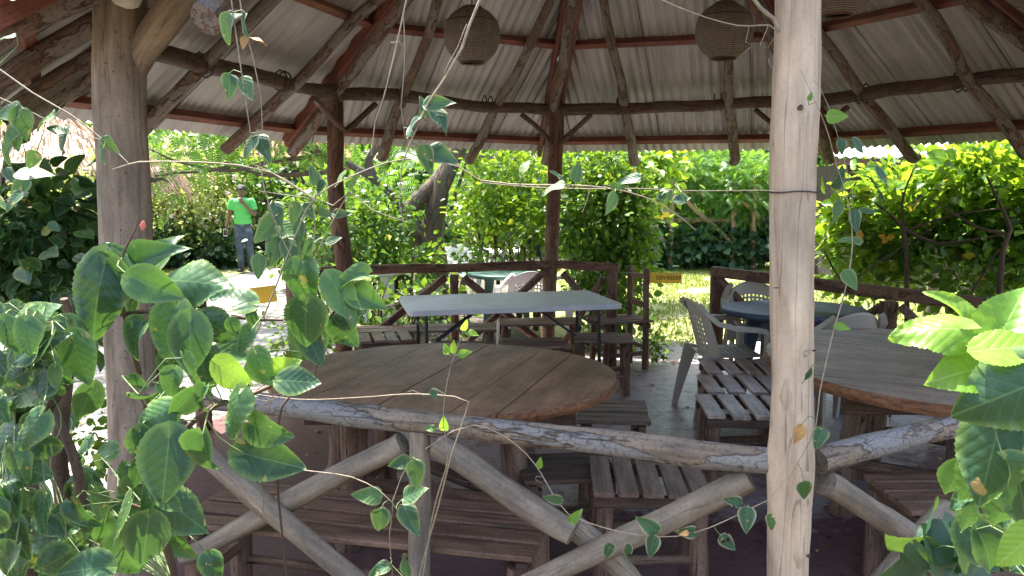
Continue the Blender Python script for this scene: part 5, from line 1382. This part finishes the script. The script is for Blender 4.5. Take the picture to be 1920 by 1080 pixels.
# ------------------------------------------------------------------ near leaves, one by one
def hero(name, label, cat, stems, leaves, m='hib', tmpl=None, stem_m='stem_dark', fills=(), group=None, buds=(), face=(0, -0.75, 0.6), wob=0.4, Y=1.3, petr=0.0011, mats=None):
    """stems: [([(px,py,Y)...],[r...])]; leaves: (px, py, length px, tip angle [deg, 0 right, 90 down], Y, material)"""
    tmpl = tmpl or T_HEROW
    t = empty(name, wpt(stems[0][0][0])); base = t.location.copy(); tag(t, label, cat, group)
    pet = MB(); samples = []
    for pts, rr in stems:
        W3 = [wpt(p) for p in pts]
        for a, b_ in zip(W3[:-1], W3[1:]):
            for q in range(8): samples.append(a.lerp(b_, q / 8))
        samples.append(W3[-1])
        sm = MB(); sm.log([p - base for p in W3], rr, 9, 0.006, 0.06, 0.03, cap=True); sm.build('stem', M[stem_m], t)
    L = [tuple(l) + (Y,) * (5 - len(l)) + (m,) * (6 - max(5, len(l))) for l in leaves]
    for (px, py, rx, ry, n, ln, Yf, mf) in fills:
        for k in range(n):
            a = rng.uniform(0, 2 * math.pi); q = math.sqrt(rng.random())
            L.append((px + rx * q * math.cos(a), py + ry * q * math.sin(a), ln * rng.uniform(0.6, 1.25), rng.gauss(85, 55), Yf + rng.uniform(-0.12, 0.14), mf))
    by = {}
    for (px, py, ln, ang, Yl_, mk) in L:
        c = wpt((px, py, Yl_)); s = ln / FPX * Yl_ * (0.92 if ln > 70 else 1.0)
        a = R(ang); al = Vector((math.cos(a), rng.uniform(-0.45, 0.25), -math.sin(a))).normalized()
        nn = Vector(face) + Vector((rng.gauss(0, wob * 1.3), rng.gauss(0, wob * 0.6), rng.gauss(0, wob * 0.9)))
        b0 = c - al * s * 0.5
        by.setdefault(mk, []).append((b0 - base, al, nn, s))
        near = min(samples, key=lambda q: (q - b0).length)
        d = (near - b0).length
        if d < 0.004: continue
        tgt = near
        mid_ = b0 - al * min(d, 0.09) * 0.35; mid_ = mid_.lerp(tgt, 0.35)
        pet.log([tgt - base, mid_ - base, b0 - base], petr, 6, 0, 0, 0.02, cap=False)
    if pet.v: pet.build('leaf_stalks', M['green_stem'], t)
    for mk, ls in by.items():
        if tmpl is T_HEROW and len(ls) > 5:      # three leaf shapes: flat, folded, cupped
            ls.sort(key=lambda q: (q[0].x * 977) % 1)
            for tp_, sl in ((T_HERO2, ls[::3]), (T_HERO3, ls[1::3])):
                link('leaves', leaves_mesh('leaves', tp_, [tuple(l[0]) for l in sl], [tuple(l[1]) for l in sl], [tuple(l[2]) for l in sl], [l[3] for l in sl]), M[mk], t)
            ls = ls[2::3]
        o = link('leaves', leaves_mesh('leaves', tmpl, [tuple(l[0]) for l in ls], [tuple(l[1]) for l in ls], [tuple(l[2]) for l in ls], [l[3] for l in ls]), M[mk], t)
        if mk == 'hib_young': o['label'] = 'young lime green leaves'
        if mk == 'dry_leaf': o['label'] = 'dry orange leaf'
    for (px, py, Yb, ln, ang) in buds:
        c = wpt((px, py, Yb)) - base; d = Vector((math.cos(R(ang)), 0, -math.sin(R(ang)))) * ln / FPX * Yb
        x = MB(); x.log([c - d / 2, c, c + d / 2], [0.002, 0.0055, 0.0015], 10, nz=0.03, step=0.01); x.build('flower_bud', M['bud'], t)
    return t
NG = 'leafy hibiscus branches close to the viewer'
hero('hibiscus_branch', 'large dark green hibiscus leaves hanging across the thick left post', 'branch',
  [([(262, 700, 1.42), (245, 640, 1.38), (228, 560, 1.34), (222, 500, 1.33), (255, 430, 1.33), (262, 400, 1.33)], [0.005, 0.004, 0.003, 0.0022, 0.0014, 0.0008]), ([(228, 590, 1.36), (300, 580, 1.34), (345, 592, 1.34), (440, 592, 1.34), (530, 600, 1.34)], [0.004, 0.004, 0.0035, 0.003, 0.002])],
  [(178, 560, 150, 98, 1.3), (195, 500, 95, 205, 1.33), (296, 540, 105, 25, 1.27), (368, 525, 130, -4, 1.33), (283, 480, 110, -35, 1.38), (240, 560, 70, 60, 1.36), (250, 635, 75, 115, 1.33), (302, 470, 90, -70, 1.42), (225, 480, 80, -120, 1.37), (330, 560, 90, 40, 1.38),
   (357, 655, 112, 88, 1.25), (317, 630, 115, 100, 1.3), (412, 620, 85, 35, 1.31), (430, 560, 80, 195, 1.3), (456, 642, 58, 125, 1.26), (440, 665, 70, 10, 1.33), (475, 600, 28, 70, 1.31), (385, 710, 88, 80, 1.31), (320, 690, 60, 90, 1.33), (440, 615, 30, 60, 1.3)],
  fills=[(240, 520, 50, 40, 4, 40, 1.42, 'hib')], group=NG, buds=[(268, 423, 1.33, 18, -80)])
hero('hibiscus_branch', 'hibiscus leaves in front of the rail stub and left end of the brown table', 'branch',
  [([(540, 1100, 1.7), (520, 900, 1.6), (530, 760, 1.52), (590, 700, 1.5), (600, 560, 1.5), (575, 500, 1.5)], [0.0026, 0.0026, 0.0024, 0.002, 0.002, 0.0015]), ([(600, 620, 1.5), (650, 560, 1.5), (690, 540, 1.5)], [0.003, 0.0025, 0.002])],
  [(571, 535, 92, 85, 1.45), (652, 522, 70, 170, 1.45), (645, 565, 100, 60, 1.45), (690, 560, 75, 15, 1.47), (572, 615, 95, 95, 1.42), (590, 655, 80, 60, 1.48), (640, 620, 80, 55, 1.52), (500, 705, 75, 60, 1.4), (556, 650, 60, 100, 1.5), (660, 590, 60, 80, 1.5)],
  fills=[(600, 620, 30, 40, 3, 50, 1.6, 'hib')], group=NG)
hero('hibiscus_branch', 'sunlit hibiscus leaves drooping over the left end of the front rail', 'branch',
  [([(330, 1100, 1.2), (300, 960, 1.17), (330, 830, 1.15), (400, 760, 1.13), (470, 740, 1.13), (560, 700, 1.14)], [0.006, 0.005, 0.004, 0.004, 0.003, 0.002]), ([(300, 960, 1.17), (260, 950, 1.15), (230, 940, 1.14)], [0.004, 0.003, 0.002]), ([(330, 830, 1.15), (300, 800, 1.13), (260, 740, 1.13)], [0.003, 0.0025, 0.002])],
  [(310, 885, 140, 92, 1.06), (380, 860, 118, 98, 1.06), (430, 780, 92, 112, 1.05), (505, 812, 90, 20, 1.08), (515, 865, 130, 15, 1.14), (340, 762, 85, 130, 1.1), (285, 780, 70, 160, 1.1), (440, 705, 90, 25, 1.1, 'hib_young'), (495, 695, 70, 60, 1.12), (565, 715, 82, 0, 1.1), (535, 690, 60, -30, 1.12, 'hib_young'), (450, 735, 80, 5, 1.14),
   (267, 840, 62, 80, 1.08), (258, 892, 50, 90, 1.08), (270, 945, 62, 105, 1.06), (222, 985, 112, 118, 1.06), (272, 1020, 118, 100, 1.06), (350, 965, 135, 40, 1.12), (322, 945, 50, 30, 1.1), (152, 968, 72, 50, 1.06), (150, 1068, 95, 185, 1.02), (400, 1068, 60, 60, 1.12), (240, 1050, 110, 75, 1.12), (330, 1020, 90, 60, 1.2), (320, 720, 55, 100, 1.15), (352, 700, 60, 80, 1.16)],
  fills=[(290, 745, 90, 25, 10, 42, 1.2, 'hib'), (240, 1000, 80, 60, 9, 56, 1.22, 'hib'), (215, 930, 50, 60, 8, 48, 1.4, 'hib'), (200, 960, 110, 90, 18, 50, 1.9, 'ivy')], group=NG)
hero('hibiscus_bush', 'bright hibiscus bush in the lower left corner, with thick crooked stems', 'bush',
  [([(115, 1300, 1.75), (125, 1000, 1.75), (110, 850, 1.74), (128, 640, 1.72), (120, 560, 1.7)], [0.024, 0.022, 0.018, 0.014, 0.008]), ([(60, 1300, 1.6), (70, 1000, 1.6), (45, 850, 1.6), (55, 700, 1.6)], [0.02, 0.018, 0.014, 0.01]),
   ([(30, 960, 1.3), (42, 850, 1.3), (75, 790, 1.3), (110, 735, 1.3), (130, 715, 1.3)], [0.009, 0.009, 0.008, 0.008, 0.007]), ([(100, 1300, 1.45), (90, 1150, 1.4), (30, 1000, 1.3), (20, 820, 1.25), (60, 650, 1.2), (70, 610, 1.2)], [0.016, 0.013, 0.01, 0.007, 0.004, 0.002]), ([(140, 1050, 1.7), (150, 900, 1.7), (100, 760, 1.7)], [0.014, 0.012, 0.008])],
  [(72, 590, 95, -35, 1.12), (78, 640, 90, -10, 1.1), (20, 640, 80, -150, 1.1), (30, 700, 90, 20, 1.12), (35, 740, 110, 165, 1.08), (150, 680, 100, 70, 1.15), (135, 630, 60, 100, 1.2), (80, 720, 90, 80, 1.14), (45, 880, 110, 20, 1.08), (10, 820, 90, 140, 1.08), (25, 800, 70, -30, 1.1), (20, 960, 80, 100, 1.1), (30, 1010, 90, 60, 1.05), (100, 1000, 90, -20, 1.12), (100, 990, 60, 30, 1.1), (10, 1060, 90, 120, 1.0), (90, 1060, 70, 150, 1.05), (160, 760, 70, 110, 1.3)],
  fills=[(45, 700, 75, 75, 30, 66, 1.15, 'hib'), (15, 620, 40, 40, 8, 60, 1.15, 'hib'), (20, 830, 50, 90, 20, 76, 1.12, 'hib'), (30, 960, 60, 60, 14, 76, 1.1, 'hib'), (60, 1010, 80, 55, 18, 52, 1.25, 'hib'), (170, 900, 50, 80, 12, 42, 1.8, 'hib'), (80, 630, 70, 40, 12, 46, 1.4, 'hib'), (70, 1060, 120, 30, 12, 56, 1.3, 'hib'), (110, 1000, 120, 90, 26, 50, 2.0, 'ivy'), (60, 840, 80, 90, 16, 46, 2.0, 'ivy')], group=NG, buds=[(20, 600, 1.1, 26, 50), (12, 613, 1.1, 18, 40)])
hero('hibiscus_branch', 'glowing lime green hibiscus shoot at the right edge, over the grey table', 'branch',
  [([(1960, 820, 0.95), (1890, 710, 0.92), (1850, 680, 0.9), (1815, 640, 0.9), (1790, 585, 0.9)], [0.004, 0.0035, 0.003, 0.0025, 0.0015]), ([(1960, 1120, 1.0), (1930, 900, 0.97), (1905, 760, 0.95), (1888, 690, 0.93)], [0.006, 0.005, 0.004, 0.003])],
  [(1740, 612, 128, 184, 0.86, 'hib_young'), (1792, 572, 92, -118, 0.9, 'hib_young'), (1895, 590, 175, -62, 0.86, 'hib_young'), (1795, 700, 130, 172, 0.84, 'hib_young'), (1905, 650, 120, -10, 0.82, 'hib_young'), (1835, 610, 55, -70, 0.88, 'hib_young'), (1845, 660, 60, 120, 0.9, 'hib_young'),
   (1875, 745, 190, 150, 0.8), (1855, 870, 185, 108, 0.84), (1900, 850, 180, 95, 0.9), (1830, 900, 120, 110, 0.93), (1920, 930, 160, 80, 0.86), (1810, 930, 80, 150, 0.95), (1885, 960, 120, 95, 0.98), (1905, 1030, 110, 130, 0.78, 'hib_young'), (1820, 975, 60, 100, 1.0), (1905, 900, 100, 60, 0.8), (1860, 1040, 120, 60, 1.05), (1790, 905, 70, 100, 0.97)],
  fills=[(1930, 800, 60, 160, 12, 120, 0.95, 'hib'), (1900, 1010, 70, 70, 10, 90, 1.05, 'hib')], group=NG, wob=0.22)
hero('low_plant', 'dark broad leaves in the shade in the lower right corner', 'plant',
  [([(1800, 1250, 1.5), (1770, 1100, 1.45), (1720, 1010, 1.42)], [0.005, 0.004, 0.002])],
  [(1700, 1030, 110, 200, 1.42), (1745, 975, 110, -70, 1.44), (1790, 1010, 100, -10, 1.42), (1690, 1070, 90, 160, 1.45), (1760, 1060, 120, 70, 1.4), (1830, 1050, 90, 40, 1.4)],
  fills=[(1790, 1060, 90, 50, 12, 90, 1.5, 'ivy')], m='ivy', group=None)
# climbers
VG = 'thin climbing vines hanging in front of the pavilion'
def vine(label, stems_, leaves, m='vine_leaf', sm='vine_stem', Y=1.3, tmpl=None, **k):
    stems = [(p, [x * 0.56 for x in r_]) for p, r_ in stems_]
    return hero('climbing_vine', label, 'vine', stems, leaves, m=m, stem_m=sm, Y=Y, group=VG, tmpl=tmpl or T_OVAL, petr=0.0008, **k)
vine('long pale vine slanting past the left lantern', [([(912, -30, 1.2), (880, 50, 1.2), (868, 90, 1.2), (838, 145, 1.2), (805, 195, 1.2), (775, 262, 1.2), (757, 310, 1.2), (752, 380, 1.2), (758, 430, 1.2)], [0.0038, 0.0036, 0.0036, 0.003, 0.003, 0.0026, 0.002, 0.0016, 0.001]), ([(875, 45, 1.2), (858, 90, 1.2), (836, 130, 1.2), (835, 140, 1.2)], [0.0013, 0.001, 0.001, 0.0006])],
     [(822, 192, 62, -10, 1.2), (826, 222, 58, 50, 1.2), (772, 235, 50, 130, 1.2), (795, 200, 40, -100, 1.22), (775, 290, 66, 200, 1.22), (800, 300, 60, 80, 1.2), (828, 290, 70, 20, 1.2)])
vine('pair of thin bare vines hanging left of the long pale one', [([(768, -30, 1.25), (750, 60, 1.25), (722, 180, 1.25), (705, 230, 1.25), (696, 292, 1.25)], [0.0022, 0.002, 0.0018, 0.0014, 0.001]), ([(757, 30, 1.26), (758, 130, 1.26), (752, 200, 1.26), (760, 265, 1.26)], [0.0012, 0.0012, 0.001, 0.0008]), ([(733, 80, 1.25), (748, 78, 1.25), (755, 88, 1.25)], [0.0012, 0.001, 0.0006])], [(770, 250, 22, 60, 1.26)])
vine('leafy vine hanging from the roof right of the thick left post', [([(430, -30, 1.3), (440, 40, 1.3), (450, 110, 1.3), (460, 180, 1.3), (470, 250, 1.3), (480, 320, 1.3)], [0.002, 0.002, 0.0018, 0.0016, 0.0014, 0.001]), ([(447, -20, 1.32), (455, 40, 1.32), (475, 110, 1.32), (490, 180, 1.32), (496, 310, 1.32)], [0.0018, 0.0018, 0.0016, 0.0014, 0.001])],
     [(424, 52, 58, 100, 1.3), (457, 46, 46, 95, 1.3), (431, 160, 48, 85, 1.3), (463, 165, 54, 65, 1.3), (468, 275, 50, 130, 1.3), (494, 275, 58, 60, 1.3), (457, 80, 26, 95, 1.31, 'dry_leaf'), (484, 74, 32, 10, 1.31, 'dry_leaf'), (440, 30, 30, -20, 1.3)])
vine('vine arching from the top left corner down to the thick post', [([(-30, 110, 1.3), (60, 175, 1.3), (130, 215, 1.3), (190, 262, 1.3), (240, 305, 1.3)], [0.0026, 0.0024, 0.002, 0.0018, 0.0012]), ([(-20, 175, 1.32), (60, 210, 1.32), (130, 245, 1.32), (190, 262, 1.32)], [0.0016, 0.0014, 0.0012, 0.001])],
     [(15, 210, 60, 170, 1.3), (43, 232, 66, 75, 1.3), (82, 225, 60, 160, 1.3), (118, 258, 52, 95, 1.3), (22, 250, 50, 120, 1.3), (105, 242, 44, 200, 1.3), (190, 285, 44, 100, 1.3), (206, 272, 40, 55, 1.3), (10, 70, 40, 170, 1.3), (30, 265, 40, 80, 1.32), (12, 285, 50, 110, 1.34), (65, 325, 70, 0, 1.34), (60, 300, 40, 120, 1.33)], fills=[(10, 360, 40, 40, 4, 46, 1.5, 'vine_leaf')])
vine('long horizontal vine crossing from the thick post to the centre', [([(210, 318, 1.35), (240, 308, 1.35), (262, 303, 1.35), (360, 302, 1.35), (450, 308, 1.35), (510, 322, 1.35), (590, 375, 1.38)], [0.001, 0.0024, 0.0026, 0.0024, 0.0022, 0.002, 0.0016]), ([(240, 306, 1.35), (222, 285, 1.35), (205, 272, 1.35)], [0.0018, 0.0014, 0.001])], [], sm='vine_stem')
vine('radiating vine stems with dull leaves in front of the back left post', [([(588, 372, 1.45), (540, 340, 1.45), (480, 310, 1.45)], [0.0028, 0.0022, 0.0016]), ([(470, 650, 1.45), (510, 560, 1.45), (560, 430, 1.45), (590, 372, 1.45), (660, 330, 1.45), (760, 297, 1.45), (860, 312, 1.45), (900, 338, 1.45)], [0.0026, 0.0026, 0.0024, 0.0026, 0.0024, 0.0022, 0.002, 0.002]), ([(588, 372, 1.45), (592, 430, 1.45), (585, 480, 1.45)], [0.002, 0.0018, 0.001]), ([(588, 372, 1.45), (625, 385, 1.45), (655, 360, 1.45), (700, 395, 1.45), (760, 415, 1.45)], [0.002, 0.002, 0.0018, 0.0016, 0.001]), ([(655, 360, 1.45), (610, 440, 1.45), (592, 480, 1.45)], [0.002, 0.0016, 0.001]), ([(588, 372, 1.45), (530, 365, 1.45), (485, 358, 1.45)], [0.0014, 0.0012, 0.001]), ([(480, 250, 1.45), (495, 350, 1.45), (525, 440, 1.45), (545, 480, 1.45)], [0.002, 0.002, 0.0018, 0.0016])],
     [(552, 400, 48, 95), (500, 430, 74, 130), (515, 470, 60, 100), (545, 475, 66, 75), (580, 395, 36, 60), (560, 440, 56, 95), (610, 400, 30, 20), (520, 400, 50, 70), (640, 330, 40, -60), (665, 335, 34, -50), (590, 330, 40, -100), (600, 350, 30, 120), (570, 360, 30, 170), (540, 430, 50, 30), (625, 450, 34, -20), (485, 500, 50, 90), (575, 470, 50, 100), (640, 400, 36, 0)], Y=1.46, fills=[(555, 430, 50, 60, 7, 38, 1.6, 'vine_leaf')])
vine('vine crossing the back centre post with pale oval leaves', [([(900, 338, 1.45), (960, 346, 1.45), (1030, 348, 1.45), (1100, 350, 1.45), (1170, 360, 1.45), (1240, 385, 1.45), (1305, 432, 1.45)], [0.002, 0.0028, 0.0028, 0.0026, 0.0022, 0.0018, 0.001]), ([(900, 342, 1.44), (1000, 352, 1.44), (1100, 356, 1.44), (1200, 356, 1.44), (1300, 360, 1.44), (1450, 358, 1.5)], [0.0014, 0.0014, 0.0016, 0.0014, 0.0012, 0.0012]), ([(1108, 352, 1.45), (1100, 380, 1.45), (1092, 398, 1.45)], [0.0014, 0.001, 0.0008])],
     [(1036, 352, 50, 165, 1.4), (1082, 322, 42, -80, 1.4), (1146, 382, 50, 110, 1.4), (1045, 328, 30, -130, 1.42), (1180, 336, 46, 170, 1.42), (1160, 350, 30, 10, 1.42), (985, 310, 40, -70, 1.44), (1280, 372, 40, -20, 1.44), (1240, 362, 30, 150, 1.44)], fills=[(1250, 365, 40, 14, 3, 30, 1.45, 'vine_leaf')])
vine('young shoot with lime leaves rising in front of the brown table', [([(790, 1100, 1.7), (812, 960, 1.65), (840, 860, 1.62), (832, 800, 1.6), (835, 740, 1.6), (848, 680, 1.6), (868, 625, 1.6)], [0.003, 0.0026, 0.0022, 0.0016, 0.0014, 0.0012, 0.0008])],
     [(872, 610, 26, -65, 1.6, 'hib_young'), (888, 625, 22, 20, 1.6, 'hib_young'), (836, 654, 24, -115, 1.6, 'hib_young'), (850, 650, 28, -88, 1.6, 'hib_young'), (872, 662, 28, -12, 1.6, 'hib_young'), (814, 740, 24, 60, 1.6), (832, 795, 34, -90, 1.6, 'hib_young'), (806, 803, 24, 190, 1.6)], wob=0.25)
vine('bent woody vine on the front rail ending over the middle post', [([(430, 735, 1.75), (560, 752, 1.72), (680, 748, 1.7), (780, 742, 1.68), (876, 754, 1.66), (862, 800, 1.66), (845, 850, 1.66), (820, 950, 1.68), (790, 1060, 1.7), (782, 1100, 1.7)], [0.0018, 0.0022, 0.0024, 0.0026, 0.003, 0.0028, 0.0026, 0.003, 0.003, 0.003]), ([(795, 742, 1.68), (775, 732, 1.68), (765, 734, 1.68)], [0.0012, 0.001, 0.0008])], [])
vine('green vine sprig with five dark oval leaves before the middle rail post', [([(545, 878, 1.6), (600, 885, 1.58), (660, 895, 1.56), (710, 920, 1.55), (735, 943, 1.55), (728, 1000, 1.56), (735, 1090, 1.6)], [0.0022, 0.0022, 0.0022, 0.002, 0.002, 0.0018, 0.0016]), ([(735, 943, 1.55), (752, 895, 1.55), (770, 862, 1.55)], [0.002, 0.0016, 0.001]), ([(735, 943, 1.55), (755, 970, 1.55), (775, 1000, 1.55)], [0.0014, 0.0012, 0.001])],
     [(688, 929, 62, 190, 1.54), (712, 978, 72, 100, 1.54), (770, 976, 68, 60, 1.54), (748, 868, 50, 165, 1.54), (780, 890, 62, 85, 1.53), (775, 925, 60, -35, 1.57), (710, 1068, 50, 160, 1.55), (760, 1062, 50, -100, 1.55, 'vine_leaf')], sm='vine_stem', wob=0.2, face=(0, -0.9, 0.35))
vine('vine with ragged insect-eaten leaves looping under the pale front rail', [([(798, 842, 1.72), (850, 808, 1.7), (890, 797, 1.7), (940, 815, 1.7), (985, 850, 1.7), (1015, 890, 1.7), (1040, 935, 1.68), (1065, 965, 1.66), (1130, 990, 1.65), (1200, 1005, 1.65), (1270, 1006, 1.65), (1330, 990, 1.65), (1395, 960, 1.65), (1440, 938, 1.65), (1475, 895, 1.66)], [0.0016, 0.002, 0.0022, 0.0022, 0.0022, 0.0022, 0.0022, 0.0022, 0.0022, 0.0022, 0.002, 0.002, 0.002, 0.0018, 0.001]), ([(1020, 895, 1.7), (1005, 890, 1.7), (1003, 900, 1.7), (1022, 910, 1.7)], [0.001, 0.001, 0.001, 0.0008]), ([(1160, 1000, 1.65), (1155, 1020, 1.65), (1150, 1030, 1.65)], [0.0012, 0.001, 0.0008])],
     [(1012, 868, 24, -80, 1.7, 'hib_young'), (1036, 936, 42, 185, 1.66), (1080, 968, 38, -45, 1.64, 'hib_young'), (1140, 1034, 40, 110, 1.64), (1178, 1036, 40, 80, 1.64), (1214, 985, 54, -150, 1.64), (1222, 1025, 50, 105, 1.63), (1288, 998, 46, 185, 1.63), (1400, 975, 54, 95, 1.63), (1375, 940, 44, 200, 1.64), (1365, 1018, 44, 45, 1.63), (1446, 980, 36, 90, 1.62), (1283, 1000, 20, 180, 1.62, 'dry_leaf')], wob=0.3, face=(0, -0.95, 0.3), m='eaten')
vine('long bare vine climbing past the pale post up to the roof, right side', [([(1478, 900, 1.9), (1505, 850, 1.88), (1528, 800, 1.85), (1535, 740, 1.85), (1545, 690, 1.85), (1562, 620, 1.85), (1585, 540, 1.85), (1598, 460, 1.85), (1590, 380, 1.85), (1568, 310, 1.86), (1545, 230, 1.88), (1500, 130, 1.9)], [0.001, 0.0016, 0.0022, 0.0028, 0.003, 0.003, 0.003, 0.0028, 0.002, 0.0018, 0.0016, 0.001]), ([(1600, 380, 1.86), (1580, 300, 1.86), (1550, 200, 1.87), (1525, 150, 1.88)], [0.0014, 0.0014, 0.0012, 0.001])],
     [(1604, 414, 46, 95, 1.84), (1570, 395, 42, 110, 1.86), (1595, 450, 44, 190, 1.86), (1595, 525, 46, 60, 1.84), (1580, 613, 34, 10, 1.84, 'hib_young'), (1536, 822, 46, 120, 1.83), (1498, 815, 44, 110, 1.8, 'dry_leaf'), (1508, 920, 46, 80, 1.83), (1520, 180, 20, -60, 1.86, 'hib_young'), (1570, 218, 40, 0, 1.84, 'hib_young'), (1578, 275, 30, 90, 1.84), (1612, 275, 44, 35, 1.84), (1645, 350, 60, 40, 1.86), (1575, 335, 44, -70, 1.86), (1630, 395, 40, 0, 1.88), (1515, 705, 36, 100, 1.83), (1655, 330, 46, 50, 1.85)], wob=0.3)
vine('dry curling tendrils at the top of the pale post', [([(1230, -5, 1.8), (1300, 25, 1.82), (1380, 48, 1.86), (1440, 48, 1.92), (1460, 60, 1.95)], [0.0018, 0.002, 0.0026, 0.0034, 0.0044]), ([(1400, -20, 1.95), (1425, 15, 1.95), (1450, 35, 1.96), (1462, 60, 1.97)], [0.008, 0.008, 0.009, 0.006]), ([(1440, 50, 1.92), (1425, 85, 1.9), (1440, 90, 1.9), (1452, 70, 1.9)], [0.0014, 0.0012, 0.001, 0.0008]), ([(1405, 50, 1.88), (1398, 78, 1.88), (1412, 86, 1.88), (1390, 102, 1.88)], [0.0014, 0.0012, 0.001, 0.0008]), ([(1440, 110, 1.95), (1446, 125, 1.95), (1455, 128, 1.95)], [0.0016, 0.0014, 0.001])], [])
vine('short dry twigs tangled over the left end of the front rail', [([(440, 800, 1.5), (480, 730, 1.5), (530, 700, 1.5)], [0.003, 0.002, 0.001]), ([(470, 790, 1.5), (510, 745, 1.5), (560, 720, 1.5)], [0.0016, 0.0014, 0.001]), ([(490, 800, 1.5), (505, 760, 1.5), (520, 720, 1.5)], [0.0016, 0.0014, 0.001]), ([(455, 745, 1.5), (500, 752, 1.5), (545, 738, 1.5)], [0.0016, 0.0014, 0.001]), ([(487, 900, 1.6), (492, 960, 1.6), (430, 890, 1.6)], [0.0016, 0.002, 0.001])], [], sm='vine_brown')

# fallen leaves and grit on the floor and ground
n = 170
lx = nr.uniform(-2.2, 3.2, n); ly = nr.uniform(2.4, 7.2, n)
aa = np.c_[nr.normal(size=(n, 2)), np.zeros(n)]
o = link('leaf_litter', leaves_mesh('leaf_litter', T_MID, np.c_[lx, ly, np.full(n, 0.008)], aa, np.tile(np.array([0, 0, 1.0]), (n, 1)) + nr.normal(size=(n, 3)) * 0.15, nr.uniform(0.02, 0.06, n)), M['dry_leaf']); tag(o, kind='stuff')
n = 500
lx = nr.uniform(-4.2, -1.6, n); ly = nr.uniform(4.5, 14, n)
aa = np.c_[nr.normal(size=(n, 2)), np.zeros(n)]
o = link('leaf_litter', leaves_mesh('leaf_litter', T_MID, np.c_[lx, ly, np.full(n, -0.035)], aa, np.tile(np.array([0, 0, 1.0]), (n, 1)) + nr.normal(size=(n, 3)) * 0.15, nr.uniform(0.02, 0.06, n)), M['dry_leaf']); tag(o, kind='stuff')
